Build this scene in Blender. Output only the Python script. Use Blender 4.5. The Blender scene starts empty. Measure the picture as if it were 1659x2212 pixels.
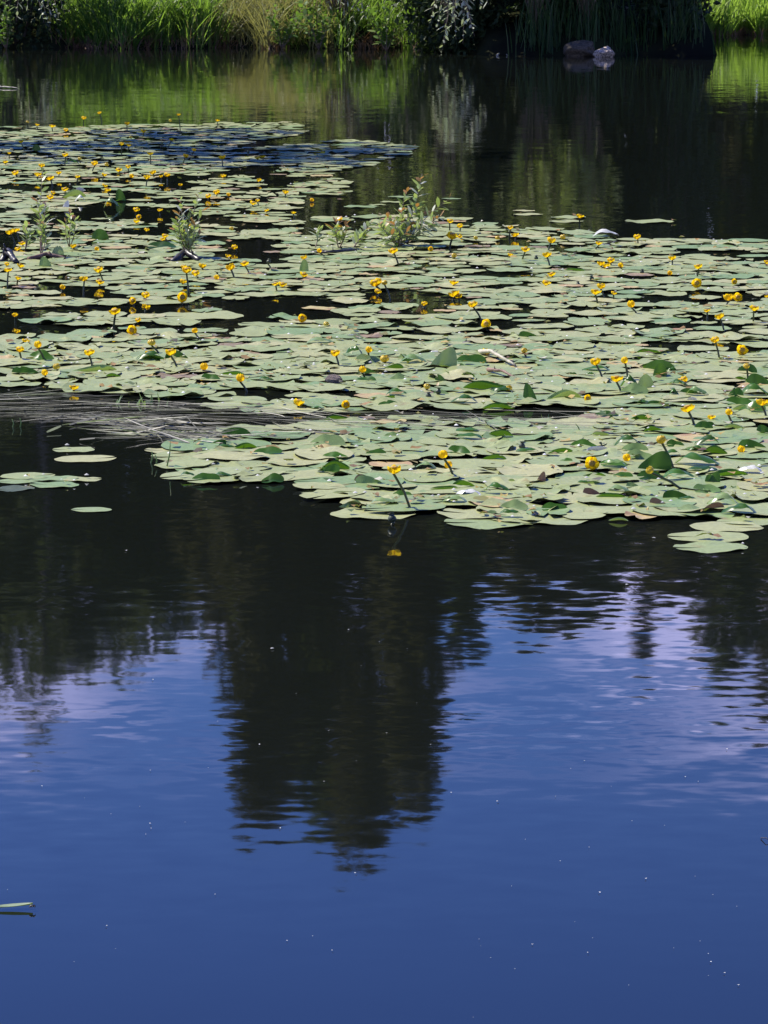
import bpy, math, random
import numpy as np
from mathutils import Vector, Matrix, Euler

R = math.radians
rng = random.Random(11)
nr = np.random.default_rng(11)
S = bpy.context.scene
C = S.collection

# ------------------------------------------------------------------ camera
# working units: the photograph at 1659 x 2212 px
FOC, CU, CV, HOR, CAMH = 7970.0, 829.5, 1106.0, -170.0, 1.9
PITCH = math.atan((CV - HOR) / FOC)
cd = bpy.data.cameras.new('camera')
cam = bpy.data.objects.new('camera', cd)
C.objects.link(cam)
cam.location = (0, 0, CAMH)
cam.rotation_euler = (math.pi / 2 - PITCH, 0, 0)
cd.sensor_fit = 'VERTICAL'
cd.sensor_height = 24
cd.lens = 12 / (CV / FOC)
cd.clip_start = 0.1
cd.clip_end = 3000
S.camera = cam

# ------------------------------------------------------------------ sky and sun
SUN_EL, SUN_AZ = R(50), R(-58)          # azimuth measured from +Y, negative = towards -X
w = bpy.data.worlds.new('World')
S.world = w
w.use_nodes = True
nt = w.node_tree
nt.nodes.clear()
sky = nt.nodes.new('ShaderNodeTexSky')
sky.sky_type = 'NISHITA'
sky.sun_disc = False
sky.sun_elevation = SUN_EL
sky.sun_rotation = SUN_AZ
sky.air_density = 1.0
sky.dust_density = 0.1
sky.ozone_density = 4.0
hs = nt.nodes.new('ShaderNodeHueSaturation')
hs.inputs['Saturation'].default_value = 1.34
hs.inputs['Hue'].default_value = 0.530
nt.links.new(sky.outputs[0], hs.inputs['Color'])
tc = nt.nodes.new('ShaderNodeTexCoord')
mp = nt.nodes.new('ShaderNodeMapping')
mp.inputs['Scale'].default_value = (5, 5, 34)
nt.links.new(tc.outputs['Generated'], mp.inputs['Vector'])
cn = nt.nodes.new('ShaderNodeTexNoise')
cn.inputs['Scale'].default_value = 1.3
cn.inputs['Detail'].default_value = 6
nt.links.new(mp.outputs[0], cn.inputs['Vector'])
cr = nt.nodes.new('ShaderNodeMapRange')
cr.inputs['From Min'].default_value = 0.38
cr.inputs['From Max'].default_value = 0.66
nt.links.new(cn.outputs['Fac'], cr.inputs['Value'])
sx = nt.nodes.new('ShaderNodeSeparateXYZ')
nt.links.new(tc.outputs['Generated'], sx.inputs[0])
ce = nt.nodes.new('ShaderNodeMapRange')                       # thin cloud low over the wood
ce.inputs['From Min'].default_value = 0.230
ce.inputs['From Max'].default_value = 0.206
nt.links.new(sx.outputs['Z'], ce.inputs['Value'])
cm = nt.nodes.new('ShaderNodeMath')
cm.operation = 'MULTIPLY'
nt.links.new(cr.outputs[0], cm.inputs[0])
nt.links.new(ce.outputs[0], cm.inputs[1])
mx = nt.nodes.new('ShaderNodeMixRGB')
nt.links.new(cm.outputs[0], mx.inputs['Fac'])
nt.links.new(hs.outputs[0], mx.inputs['Color1'])
mx.inputs['Color2'].default_value = (9.8, 9.3, 15.5, 1)
bg = nt.nodes.new('ShaderNodeBackground')
bg.inputs['Strength'].default_value = 0.122
nt.links.new(mx.outputs[0], bg.inputs['Color'])
wo = nt.nodes.new('ShaderNodeOutputWorld')
nt.links.new(bg.outputs[0], wo.inputs['Surface'])

ld = bpy.data.lights.new('sun', 'SUN')
ld.energy = 5.0
ld.angle = R(0.5)
ld.color = (1.0, 0.94, 0.82)
sun = bpy.data.objects.new('sun', ld)
C.objects.link(sun)
SUND = Vector((math.sin(SUN_AZ) * math.cos(SUN_EL), math.cos(SUN_AZ) * math.cos(SUN_EL), math.sin(SUN_EL)))
sun.rotation_euler = SUND.to_track_quat('Z', 'Y').to_euler()
sun.location = (-20, 20, 40)

S.view_settings.view_transform = 'Standard'
S.view_settings.look = 'None'
S.view_settings.exposure = 0.62
S.view_settings.gamma = 1.0
S.render.engine = 'CYCLES'
S.cycles.max_bounces = 6
S.cycles.diffuse_bounces = 2
S.cycles.glossy_bounces = 3
S.cycles.transmission_bounces = 3
S.cycles.use_denoising = True

# ------------------------------------------------------------------ helpers
SP, CP = math.sin(PITCH), math.cos(PITCH)


def ray(u, v):
    a, b = (u - CU) / FOC, (v - CV) / FOC
    return Vector((a, CP - b * SP, -SP - b * CP))


def at(u, v, z=0.0):
    d = ray(u, v)
    t = (z - CAMH) / d.z
    return Vector((d.x * t, d.y * t, z))


def at_y(u, v, y):
    d = ray(u, v)
    t = y / d.y
    return Vector((d.x * t, y, CAMH + d.z * t))


def top_h(v, y):
    """height of a thing at distance y whose mirror image in the water ends at row v"""
    d = ray(CU, v)
    return -d.z / d.y * y - CAMH


def x_at(u, y):
    return (u - CU) / FOC * y * 1.0


def proj(x, y, z=0.0):
    px, py, pz = x, y, z - CAMH
    dep = py * CP - pz * SP
    up = py * SP + pz * CP
    return CU + FOC * px / dep, CV - FOC * up / dep, dep


def ppm(v):
    """pixels per metre on the water at row v"""
    return FOC / (at(CU, v).y)


class MB:
    def __init__(s):
        s.v, s.f, s.m, s.n = [], [], [], 0

    def add(s, verts, faces, mi=0):
        verts = np.asarray(verts, float)
        s.v.append(verts)
        for f in faces:
            s.f.append(tuple(int(i) + s.n for i in f))
        s.m.extend([mi] * len(faces))
        s.n += len(verts)

    def tube(s, pts, rad, n=6, cap=True, mi=0):
        pts = [Vector(p) for p in pts]
        vs, fs = [], []
        for i, p in enumerate(pts):
            t = (pts[min(i + 1, len(pts) - 1)] - pts[max(i - 1, 0)]).normalized()
            a = t.orthogonal().normalized() if i == 0 else (a - a.dot(t) * t).normalized()
            b = t.cross(a)
            for k in range(n):
                q = 2 * math.pi * k / n
                vs.append(p + (a * math.cos(q) + b * math.sin(q)) * rad[i])
        for i in range(len(pts) - 1):
            for k in range(n):
                fs.append((i * n + k, i * n + (k + 1) % n, (i + 1) * n + (k + 1) % n, (i + 1) * n + k))
        if cap:
            fs.append(tuple(range(n))[::-1])
            fs.append(tuple((len(pts) - 1) * n + k for k in range(n)))
        s.add([tuple(q) for q in vs], fs, mi)

    def mesh(s, name, mats, smooth=True):
        me = bpy.data.meshes.new(name)
        me.from_pydata(np.concatenate(s.v).tolist() if s.v else [], [], s.f)
        for m in (mats if isinstance(mats, (list, tuple)) else [mats]):
            me.materials.append(m)
        me.polygons.foreach_set('material_index', np.array(s.m, np.int32))
        if smooth:
            me.polygons.foreach_set('use_smooth', np.ones(len(s.f), bool))
        me.update()
        return me


def link(name, me, parent=None):
    o = bpy.data.objects.new(name, me)
    C.objects.link(o)
    if parent is not None:
        o.parent = parent
    return o


def tag(o, label=None, cat=None, group=None, kind=None):
    for k, val in (('label', label), ('category', cat), ('group', group), ('kind', kind)):
        if val:
            o[k] = val
    return o


def empty(name, loc=(0, 0, 0)):
    o = bpy.data.objects.new(name, None)
    C.objects.link(o)
    o.location = loc
    o.empty_display_size = 0.05
    return o


# ------------------------------------------------------------------ materials
def mat(name):
    m = bpy.data.materials.new(name)
    m.use_nodes = True
    t = m.node_tree
    return m, t, t.nodes['Principled BSDF'], t.nodes['Material Output']


def node(t, kind, **kw):
    n = t.nodes.new(kind)
    for k, val in kw.items():
        if k in n.inputs.keys():
            n.inputs[k].default_value = val
        else:
            setattr(n, k, val)
    return n


def rand_fac(t):
    """a random number per object and per loose island"""
    oi = node(t, 'ShaderNodeObjectInfo')
    g = node(t, 'ShaderNodeNewGeometry')
    a = node(t, 'ShaderNodeMath', operation='ADD')
    t.links.new(oi.outputs['Random'], a.inputs[0])
    t.links.new(g.outputs['Random Per Island'], a.inputs[1])
    f = node(t, 'ShaderNodeMath', operation='FRACT')
    t.links.new(a.outputs[0], f.inputs[0])
    return f.outputs[0], g


def ramp(t, fac, stops):
    r = node(t, 'ShaderNodeValToRGB')
    el = r.color_ramp.elements
    while len(el) < len(stops):
        el.new(0.5)
    for e, (p, c) in zip(el, stops):
        e.position = p
        e.color = (*c, 1)
    t.links.new(fac, r.inputs[0])
    return r.outputs[0]


def leaf_mat(name, stops, rough=0.5, trans=0.35, tcol=(0.25, 0.4, 0.05), back=None, spec=0.5):
    m, t, p, out = mat(name)
    fac, g = rand_fac(t)
    col = ramp(t, fac, stops)
    no = node(t, 'ShaderNodeTexNoise', Scale=25.0, Detail=3.0)
    tcn = node(t, 'ShaderNodeNewGeometry')
    t.links.new(tcn.outputs['Position'], no.inputs['Vector'])
    mr = node(t, 'ShaderNodeMapRange')
    mr.inputs['To Min'].default_value = 0.75
    mr.inputs['To Max'].default_value = 1.25
    t.links.new(no.outputs['Fac'], mr.inputs['Value'])
    mul = node(t, 'ShaderNodeMixRGB', blend_type='MULTIPLY')
    mul.inputs['Fac'].default_value = 1
    t.links.new(col, mul.inputs['Color1'])
    t.links.new(mr.outputs[0], mul.inputs['Color2'])
    c = mul.outputs[0]
    if back:
        mb = node(t, 'ShaderNodeMixRGB')
        t.links.new(g.outputs['Backfacing'], mb.inputs['Fac'])
        t.links.new(c, mb.inputs['Color1'])
        mb.inputs['Color2'].default_value = (*back, 1)
        c = mb.outputs[0]
    t.links.new(c, p.inputs['Base Color'])
    p.inputs['Roughness'].default_value = rough
    p.inputs['Specular IOR Level'].default_value = spec
    if trans > 0:
        tr = node(t, 'ShaderNodeBsdfTranslucent')
        tr.inputs['Color'].default_value = (*tcol, 1)
        mxs = node(t, 'ShaderNodeMixShader')
        mxs.inputs[0].default_value = trans
        t.links.new(p.outputs[0], mxs.inputs[1])
        t.links.new(tr.outputs[0], mxs.inputs[2])
        t.links.new(mxs.outputs[0], out.inputs['Surface'])
    return m


def noise_mat(name, c1, c2, scale=8.0, rough=0.8, bump=0.0, detail=5.0, lo=0.35, hi=0.65, spec=0.5):
    m, t, p, out = mat(name)
    co = node(t, 'ShaderNodeTexCoord')
    no = node(t, 'ShaderNodeTexNoise', Scale=scale, Detail=detail)
    t.links.new(co.outputs['Object'], no.inputs['Vector'])
    col = ramp(t, no.outputs['Fac'], [(lo, c1), (hi, c2)])
    t.links.new(col, p.inputs['Base Color'])
    p.inputs['Roughness'].default_value = rough
    p.inputs['Specular IOR Level'].default_value = spec
    if bump:
        b = node(t, 'ShaderNodeBump')
        b.inputs['Strength'].default_value = bump
        b.inputs['Distance'].default_value = 0.02
        t.links.new(no.outputs['Fac'], b.inputs['Height'])
        t.links.new(b.outputs[0], p.inputs['Normal'])
    return m


def pad_mat(name, stops, rough=0.42, blotch=(0.24, 0.19, 0.08), blot_lo=0.60, spec=0.5):
    """waxy floating leaf: midrib and side veins from the leaf's own coordinates (UV), blotches, worn patches"""
    m, t, p, out = mat(name)
    fac, g = rand_fac(t)
    col = ramp(t, fac, stops)
    uv = node(t, 'ShaderNodeUVMap')
    sep = node(t, 'ShaderNodeSeparateXYZ')
    t.links.new(uv.outputs[0], sep.inputs[0])
    # u = angle about the stalk, v = radius
    wv = node(t, 'ShaderNodeMath', operation='MULTIPLY')
    t.links.new(sep.outputs['X'], wv.inputs[0])
    wv.inputs[1].default_value = 26 * 2 * math.pi
    sn = node(t, 'ShaderNodeMath', operation='SINE')
    t.links.new(wv.outputs[0], sn.inputs[0])
    vr = node(t, 'ShaderNodeMapRange')
    vr.inputs['From Min'].default_value = 0.6
    vr.inputs['From Max'].default_value = 1.0
    vr.inputs['To Min'].default_value = 1.0
    vr.inputs['To Max'].default_value = 1.12
    t.links.new(sn.outputs[0], vr.inputs['Value'])
    mul = node(t, 'ShaderNodeMixRGB', blend_type='MULTIPLY')
    mul.inputs['Fac'].default_value = 1
    t.links.new(col, mul.inputs['Color1'])
    t.links.new(vr.outputs[0], mul.inputs['Color2'])
    geo = node(t, 'ShaderNodeNewGeometry')
    n1 = node(t, 'ShaderNodeTexNoise', Scale=9.0, Detail=6.0, Roughness=0.65)
    t.links.new(geo.outputs['Position'], n1.inputs['Vector'])
    b1 = node(t, 'ShaderNodeMapRange')
    b1.inputs['From Min'].default_value = blot_lo
    b1.inputs['From Max'].default_value = blot_lo + 0.12
    b1.inputs['To Max'].default_value = 0.75
    t.links.new(n1.outputs['Fac'], b1.inputs['Value'])
    m1 = node(t, 'ShaderNodeMixRGB')
    t.links.new(b1.outputs[0], m1.inputs['Fac'])
    t.links.new(mul.outputs[0], m1.inputs['Color1'])
    m1.inputs['Color2'].default_value = (*blotch, 1)
    n2 = node(t, 'ShaderNodeTexNoise', Scale=60.0, Detail=3.0)
    t.links.new(geo.outputs['Position'], n2.inputs['Vector'])
    b2 = node(t, 'ShaderNodeMapRange')
    b2.inputs['To Min'].default_value = 0.74
    b2.inputs['To Max'].default_value = 1.22
    t.links.new(n2.outputs['Fac'], b2.inputs['Value'])
    m2 = node(t, 'ShaderNodeMixRGB', blend_type='MULTIPLY')
    m2.inputs['Fac'].default_value = 1
    t.links.new(m1.outputs[0], m2.inputs['Color1'])
    t.links.new(b2.outputs[0], m2.inputs['Color2'])
    t.links.new(m2.outputs[0], p.inputs['Base Color'])
    rr = node(t, 'ShaderNodeMapRange')
    rr.inputs['To Min'].default_value = rough - 0.2
    rr.inputs['To Max'].default_value = rough + 0.2
    t.links.new(n1.outputs['Fac'], rr.inputs['Value'])
    t.links.new(rr.outputs[0], p.inputs['Roughness'])
    p.inputs['Specular IOR Level'].default_value = spec
    bp = node(t, 'ShaderNodeBump')
    bp.inputs['Strength'].default_value = 0.35
    bp.inputs['Distance'].default_value = 0.01
    n3 = node(t, 'ShaderNodeTexNoise', Scale=22.0, Detail=3.0)
    t.links.new(geo.outputs['Position'], n3.inputs['Vector'])
    t.links.new(n3.outputs['Fac'], bp.inputs['Height'])
    t.links.new(bp.outputs[0], p.inputs['Normal'])
    return m


PADG = [(0.0, (0.25, 0.29, 0.108)), (0.2, (0.295, 0.325, 0.13)), (0.4, (0.175, 0.26, 0.095)), (0.55, (0.33, 0.345, 0.15)), (0.7, (0.265, 0.31, 0.12)), (0.88, (0.38, 0.37, 0.17)), (1.0, (0.205, 0.28, 0.11))]
M = {}
M['pad'] = pad_mat('lily_pad_green', PADG, spec=0.36)
M['pad_yellow'] = pad_mat('lily_pad_yellowing', [(0, (0.42, 0.36, 0.14)), (0.5, (0.45, 0.33, 0.15)), (1, (0.34, 0.33, 0.13))], blotch=(0.26, 0.13, 0.07), blot_lo=0.52, spec=0.3)
M['pad_brown'] = pad_mat('lily_pad_decayed', [(0, (0.27, 0.18, 0.08)), (0.5, (0.34, 0.26, 0.13)), (1, (0.20, 0.15, 0.07))], blotch=(0.10, 0.06, 0.035), blot_lo=0.5)
M['pad_olive'] = pad_mat('lily_pad_sunken', [(0, (0.07, 0.085, 0.02)), (1, (0.06, 0.08, 0.02))])
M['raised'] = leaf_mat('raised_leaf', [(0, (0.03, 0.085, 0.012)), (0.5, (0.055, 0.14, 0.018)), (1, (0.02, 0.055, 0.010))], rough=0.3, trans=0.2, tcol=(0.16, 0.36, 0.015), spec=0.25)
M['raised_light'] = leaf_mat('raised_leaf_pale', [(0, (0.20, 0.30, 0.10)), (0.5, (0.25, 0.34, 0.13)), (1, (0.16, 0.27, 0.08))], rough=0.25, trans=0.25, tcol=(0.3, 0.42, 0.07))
M['raised_white'] = leaf_mat('raised_leaf_white', [(0, (0.55, 0.56, 0.50)), (1, (0.62, 0.62, 0.56))], rough=0.3, trans=0.1, tcol=(0.5, 0.5, 0.4))  # white colour stands for gloss on shiny leaves; also the pale upturned leaf
M['raised_brown'] = leaf_mat('raised_leaf_withered', [(0, (0.16, 0.09, 0.04)), (0.5, (0.26, 0.16, 0.08)), (1, (0.10, 0.06, 0.03))], rough=0.6, trans=0.1, tcol=(0.3, 0.15, 0.04))
M['petal'] = leaf_mat('yellow_sepal', [(0, (0.88, 0.64, 0.012)), (0.5, (0.92, 0.72, 0.02)), (1, (0.86, 0.55, 0.01))], rough=0.5, trans=0.5, spec=0.15, tcol=(0.95, 0.66, 0.008))
M['petal_bud'] = leaf_mat('yellow_green_sepal', [(0, (0.62, 0.48, 0.03)), (1, (0.70, 0.46, 0.02))], rough=0.4, trans=0.2, tcol=(0.6, 0.45, 0.02))
M['capsule'] = leaf_mat('green_capsule', [(0, (0.035, 0.06, 0.02)), (1, (0.05, 0.06, 0.03))], rough=0.5, trans=0)
M['stigma'] = noise_mat('stigma_disc', (0.55, 0.33, 0.01), (0.32, 0.17, 0.01), scale=60, rough=0.5)
M['stem'] = noise_mat('flower_stem', (0.030, 0.045, 0.016), (0.055, 0.07, 0.025), scale=30, rough=0.45)
M['willow_leaf'] = leaf_mat('willow_leaf', [(0, (0.12, 0.20, 0.05)), (0.3, (0.17, 0.26, 0.07)), (0.55, (0.24, 0.32, 0.12)), (0.72, (0.60, 0.62, 0.48)), (1, (0.70, 0.70, 0.58))], rough=0.35, trans=0.35, tcol=(0.38, 0.5, 0.08), back=(0.40, 0.46, 0.28), spec=0.25)
M['willow_bank'] = leaf_mat('white_willow_leaf', [(0, (0.34, 0.40, 0.22)), (0.5, (0.55, 0.58, 0.44)), (1, (0.26, 0.34, 0.15))], rough=0.25, trans=0.3, tcol=(0.4, 0.5, 0.15), back=(0.66, 0.68, 0.62))
M['weed_leaf'] = leaf_mat('weed_leaf', [(0, (0.06, 0.13, 0.03)), (0.6, (0.10, 0.18, 0.04)), (1, (0.16, 0.22, 0.07))], rough=0.5, trans=0.35, tcol=(0.2, 0.36, 0.04), spec=0.2)
M['bough_leaf'] = leaf_mat('green_willow_leaf', [(0, (0.15, 0.21, 0.06)), (0.6, (0.24, 0.30, 0.10)), (1, (0.36, 0.40, 0.19))], rough=0.5, trans=0.4, tcol=(0.38, 0.5, 0.07), spec=0.25)
M['willow_tip'] = leaf_mat('willow_young_leaf', [(0, (0.42, 0.20, 0.06)), (1, (0.34, 0.22, 0.08))], rough=0.4, trans=0.3, tcol=(0.5, 0.25, 0.05))
M['twig'] = noise_mat('twig_bark', (0.16, 0.12, 0.08), (0.28, 0.22, 0.16), scale=40, rough=0.8)
M['twig_red'] = noise_mat('reddish_twig_bark', (0.22, 0.14, 0.12), (0.36, 0.25, 0.22), scale=20, rough=0.8)
M['bark'] = noise_mat('tree_bark', (0.05, 0.042, 0.033), (0.13, 0.11, 0.09), scale=9, rough=0.9, bump=0.6)
M['pale_bark'] = noise_mat('birch_bark', (0.16, 0.15, 0.13), (0.5, 0.48, 0.44), scale=5, rough=0.8, bump=0.2)
M['log_dark'] = noise_mat('wet_log', (0.012, 0.010, 0.010), (0.035, 0.028, 0.025), scale=14, rough=0.4, bump=0.5)
M['log_brown'] = noise_mat('brown_log', (0.10, 0.055, 0.035), (0.24, 0.15, 0.11), scale=16, rough=0.7, bump=0.5)
M['log_pale'] = noise_mat('weathered_branch', (0.26, 0.25, 0.17), (0.52, 0.48, 0.36), scale=22, rough=0.7, bump=0.5)
M['stone_dark'] = noise_mat('dark_stone', (0.05, 0.04, 0.024), (0.13, 0.10, 0.062), scale=7, rough=0.85, bump=0.8)
M['stone_pale'] = noise_mat('pale_stone', (0.16, 0.13, 0.10), (0.66, 0.53, 0.40), scale=7, rough=0.85, bump=0.9, lo=0.42, hi=0.56)  # cream stone, colour warmed to stand for sunlight that misses it
M['stone_brown'] = noise_mat('brown_stone', (0.20, 0.15, 0.12), (0.36, 0.29, 0.25), scale=22, rough=0.85, bump=0.8)
M['debris'] = leaf_mat('leaf_scrap', [(0, (0.10, 0.05, 0.02)), (0.25, (0.34, 0.20, 0.06)), (0.45, (0.05, 0.10, 0.02)), (0.7, (0.45, 0.33, 0.10)), (0.85, (0.06, 0.045, 0.025)), (1, (0.5, 0.48, 0.36))], rough=0.5, trans=0.1)
M['white_speck'] = leaf_mat('white_petal_and_glint', [(0, (0.30, 0.31, 0.30)), (0.5, (0.55, 0.55, 0.53)), (1, (0.78, 0.78, 0.76))], rough=0.7, trans=0.1, tcol=(0.5, 0.5, 0.5))  # floating petals, and the specks that stand for glints
M['leaf_pale'] = leaf_mat('fallen_leaf', [(0, (0.22, 0.30, 0.16)), (1, (0.26, 0.32, 0.18))], rough=0.4, trans=0.1)
M['crown'] = leaf_mat('broadleaf_crown', [(0, (0.042, 0.07, 0.018)), (0.4, (0.065, 0.098, 0.026)), (0.75, (0.095, 0.12, 0.034)), (1, (0.032, 0.056, 0.016))], rough=0.6, trans=0.28, tcol=(0.11, 0.14, 0.03), spec=0.2)
M['crown_brown'] = leaf_mat('brownish_crown', [(0, (0.055, 0.052, 0.024)), (0.5, (0.078, 0.076, 0.03)), (1, (0.042, 0.042, 0.018))], rough=0.65, trans=0.26, tcol=(0.11, 0.11, 0.03), spec=0.15)  # browner crown tone, given to some of the trees
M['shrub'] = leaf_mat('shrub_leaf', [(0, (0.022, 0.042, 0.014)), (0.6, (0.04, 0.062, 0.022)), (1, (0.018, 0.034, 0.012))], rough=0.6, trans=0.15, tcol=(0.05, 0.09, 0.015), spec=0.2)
M['grass'] = leaf_mat('sedge_blade', [(0, (0.04, 0.11, 0.02)), (0.4, (0.08, 0.18, 0.03)), (0.8, (0.15, 0.22, 0.04)), (1, (0.26, 0.26, 0.09))], rough=0.45, trans=0.42, tcol=(0.27, 0.46, 0.05), spec=0.3)
M['grass_shaded'] = leaf_mat('reed_blade_shaded', [(0, (0.025, 0.06, 0.018)), (0.6, (0.04, 0.09, 0.025)), (1, (0.07, 0.09, 0.035))], rough=0.5, trans=0.3, tcol=(0.07, 0.14, 0.02), spec=0.25)  # reed green darkened, bank shade put into the colour
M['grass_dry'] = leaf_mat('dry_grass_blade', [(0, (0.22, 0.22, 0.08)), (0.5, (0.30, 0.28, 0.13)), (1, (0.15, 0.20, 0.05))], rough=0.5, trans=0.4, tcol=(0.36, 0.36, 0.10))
M['grass_lime'] = leaf_mat('lit_reed_blade', [(0, (0.15, 0.28, 0.03)), (0.5, (0.22, 0.35, 0.04)), (1, (0.30, 0.38, 0.07))], rough=0.45, trans=0.42, tcol=(0.36, 0.56, 0.07), spec=0.3)  # brighter copy of the reed green, sunlight put into the colour
M['straw'] = leaf_mat('dead_reed_base', [(0, (0.16, 0.09, 0.05)), (0.5, (0.28, 0.18, 0.10)), (1, (0.10, 0.06, 0.035))], rough=0.7, trans=0.15, tcol=(0.25, 0.14, 0.05))
M['reed_float'] = leaf_mat('floating_reed', [(0, (0.06, 0.062, 0.052)), (0.4, (0.14, 0.14, 0.115)), (0.62, (0.16, 0.16, 0.13)), (0.75, (0.50, 0.48, 0.38)), (1, (0.12, 0.16, 0.06))], rough=0.9, trans=0.0, spec=0.05)
M['reed_green'] = leaf_mat('green_reed', [(0, (0.12, 0.22, 0.05)), (1, (0.2, 0.28, 0.09))], rough=0.4, trans=0.3, tcol=(0.3, 0.45, 0.08))
M['reed_mat_base'] = noise_mat('sunken_reed', (0.022, 0.022, 0.016), (0.07, 0.07, 0.05), scale=30, rough=0.9, spec=0.05)
M['soil'] = noise_mat('bank_soil', (0.014, 0.014, 0.009), (0.035, 0.04, 0.016), scale=0.8, rough=1.0, spec=0.0)

# water: near-black body, real Fresnel mirror, ripples as small slopes
m, t, p, out = mat('pond_water')
p.inputs['Base Color'].default_value = (0.0066, 0.0084, 0.0066, 1)
p.inputs['Roughness'].default_value = 0.03
p.inputs['IOR'].default_value = 1.333
geo = node(t, 'ShaderNodeNewGeometry')


def slope(scale, amp, stretch, detail, patch=None):
    mpn = node(t, 'ShaderNodeMapping')
    mpn.inputs['Scale'].default_value = stretch
    t.links.new(geo.outputs['Position'], mpn.inputs['Vector'])
    n = node(t, 'ShaderNodeTexNoise', Scale=scale, Detail=detail)
    t.links.new(mpn.outputs[0], n.inputs['Vector'])
    s = node(t, 'ShaderNodeVectorMath', operation='SUBTRACT')
    t.links.new(n.outputs['Color'], s.inputs[0])
    s.inputs[1].default_value = (0.5, 0.5, 0.5)
    k = node(t, 'ShaderNodeVectorMath', operation='SCALE')
    t.links.new(s.outputs[0], k.inputs[0])
    if patch is None:
        k.inputs['Scale'].default_value = amp
    else:
        q = node(t, 'ShaderNodeMath', operation='MULTIPLY')
        t.links.new(patch, q.inputs[0])
        q.inputs[1].default_value = amp
        t.links.new(q.outputs[0], k.inputs['Scale'])
    return k.outputs[0]


# breeze patches: calm close to the near bank, ruffled in streaks farther out
mpp = node(t, 'ShaderNodeMapping')
mpp.inputs['Scale'].default_value = (0.45, 1.0, 1)
t.links.new(geo.outputs['Position'], mpp.inputs['Vector'])
pn = node(t, 'ShaderNodeTexNoise', Scale=0.9, Detail=2.0)
t.links.new(mpp.outputs[0], pn.inputs['Vector'])
pr = node(t, 'ShaderNodeMapRange')
pr.inputs['From Min'].default_value = 0.38
pr.inputs['From Max'].default_value = 0.66
pr.inputs['To Min'].default_value = 0.25
pr.inputs['To Max'].default_value = 1.0
t.links.new(pn.outputs['Fac'], pr.inputs['Value'])
sp_ = node(t, 'ShaderNodeSeparateXYZ')
t.links.new(geo.outputs['Position'], sp_.inputs[0])
yr = node(t, 'ShaderNodeMapRange', interpolation_type='SMOOTHSTEP')
yr.inputs['From Min'].default_value = 6.2
yr.inputs['From Max'].default_value = 8.6
yr.inputs['To Min'].default_value = 0.2
t.links.new(sp_.outputs['Y'], yr.inputs['Value'])
pm = node(t, 'ShaderNodeMath', operation='MULTIPLY')
t.links.new(pr.outputs[0], pm.inputs[0])
t.links.new(yr.outputs[0], pm.inputs[1])
a1 = slope(17.0, 0.046, (0.5, 1.0, 1), 2.0, pm.outputs[0])
a2 = slope(1.6, 0.004, (0.5, 1.0, 1), 1.0)
yf = node(t, 'ShaderNodeMapRange', interpolation_type='SMOOTHSTEP')          # longer wavelets out on the open far water
yf.inputs['From Min'].default_value = 15
yf.inputs['From Max'].default_value = 24
t.links.new(sp_.outputs['Y'], yf.inputs['Value'])
a3 = slope(4.5, 0.014, (0.35, 1.0, 1), 2.0, yf.outputs[0])
a12 = node(t, 'ShaderNodeVectorMath', operation='ADD')
t.links.new(a1, a12.inputs[0])
t.links.new(a3, a12.inputs[1])
ad = node(t, 'ShaderNodeVectorMath', operation='ADD')
t.links.new(a12.outputs[0], ad.inputs[0])
t.links.new(a2, ad.inputs[1])
cut = node(t, 'ShaderNodeVectorMath', operation='MULTIPLY')
t.links.new(ad.outputs[0], cut.inputs[0])
cut.inputs[1].default_value = (1, 1, 0)
up = node(t, 'ShaderNodeVectorMath', operation='ADD')
t.links.new(cut.outputs[0], up.inputs[0])
up.inputs[1].default_value = (0, 0, 1)
nz = node(t, 'ShaderNodeVectorMath', operation='NORMALIZE')
t.links.new(up.outputs[0], nz.inputs[0])
t.links.new(nz.outputs[0], p.inputs['Normal'])
M['water'] = m

# ------------------------------------------------------------------ setting: ground, water
def sstep(a, b, x):
    q = np.clip((x - a) / (b - a), 0, 1)
    return q * q * (3 - 2 * q)


def shore(x):
    """y of the far waterline"""
    return 56.3 - 3.0 * sstep(0.2, 1.6, x) + 9.5 * sstep(4.75, 5.15, x) + 0.28 * np.sin(x * 2.1) + 0.2 * np.sin(x * 5.3 + 1) + 0.12 * np.sin(x * 11.7)


def ground_z(x, y):
    wob = 0.35 * np.sin(y * 0.9) + 0.2 * np.sin(y * 2.3 + 1)
    dl = -(x + 7.6 + wob - 0.02 * (y - 20))                 # left bank
    dr = x - (15 + wob)
    df = y - shore(x)
    dn = 3.2 - y + 0.2 * np.sin(x * 1.3)
    d = np.maximum(np.maximum(dl, dr), np.maximum(df, dn))
    return np.where(d < 0, -0.7 + 0.7 * np.exp(np.minimum(d, 0) * 1.2), 0.25 * (1 - np.exp(-np.maximum(d, 0) * 2.5)) + 0.12 * np.clip(d, 0, 9) + 0.02 * np.clip(d - 9, 0, 200))


xs = np.concatenate([np.linspace(-900, -60, 12), np.linspace(-50, -14, 14), np.arange(-12, 17, 0.25), np.linspace(18, 50, 14), np.linspace(60, 900, 12)])
ys = np.concatenate([np.linspace(-300, -10, 8), np.arange(-4, 6, 0.5), np.linspace(6.5, 48, 60), np.arange(49, 70, 0.25), np.linspace(71, 120, 30), np.linspace(140, 1500, 14)])
X, Y = np.meshgrid(xs, ys)
Z = ground_z(X, Y)
nx = len(xs)
b = MB()
fs = [(j * nx + i, j * nx + i + 1, (j + 1) * nx + i + 1, (j + 1) * nx + i) for j in range(len(ys) - 1) for i in range(nx - 1)]
b.add(np.stack([X.ravel(), Y.ravel(), Z.ravel()], 1), fs)
tag(link('ground', b.mesh('ground', M['soil'])), kind='structure')
b = MB()
b.add([(-40, -2, 0), (40, -2, 0), (40, 70, 0), (-40, 70, 0)], [(0, 1, 2, 3)])
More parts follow.
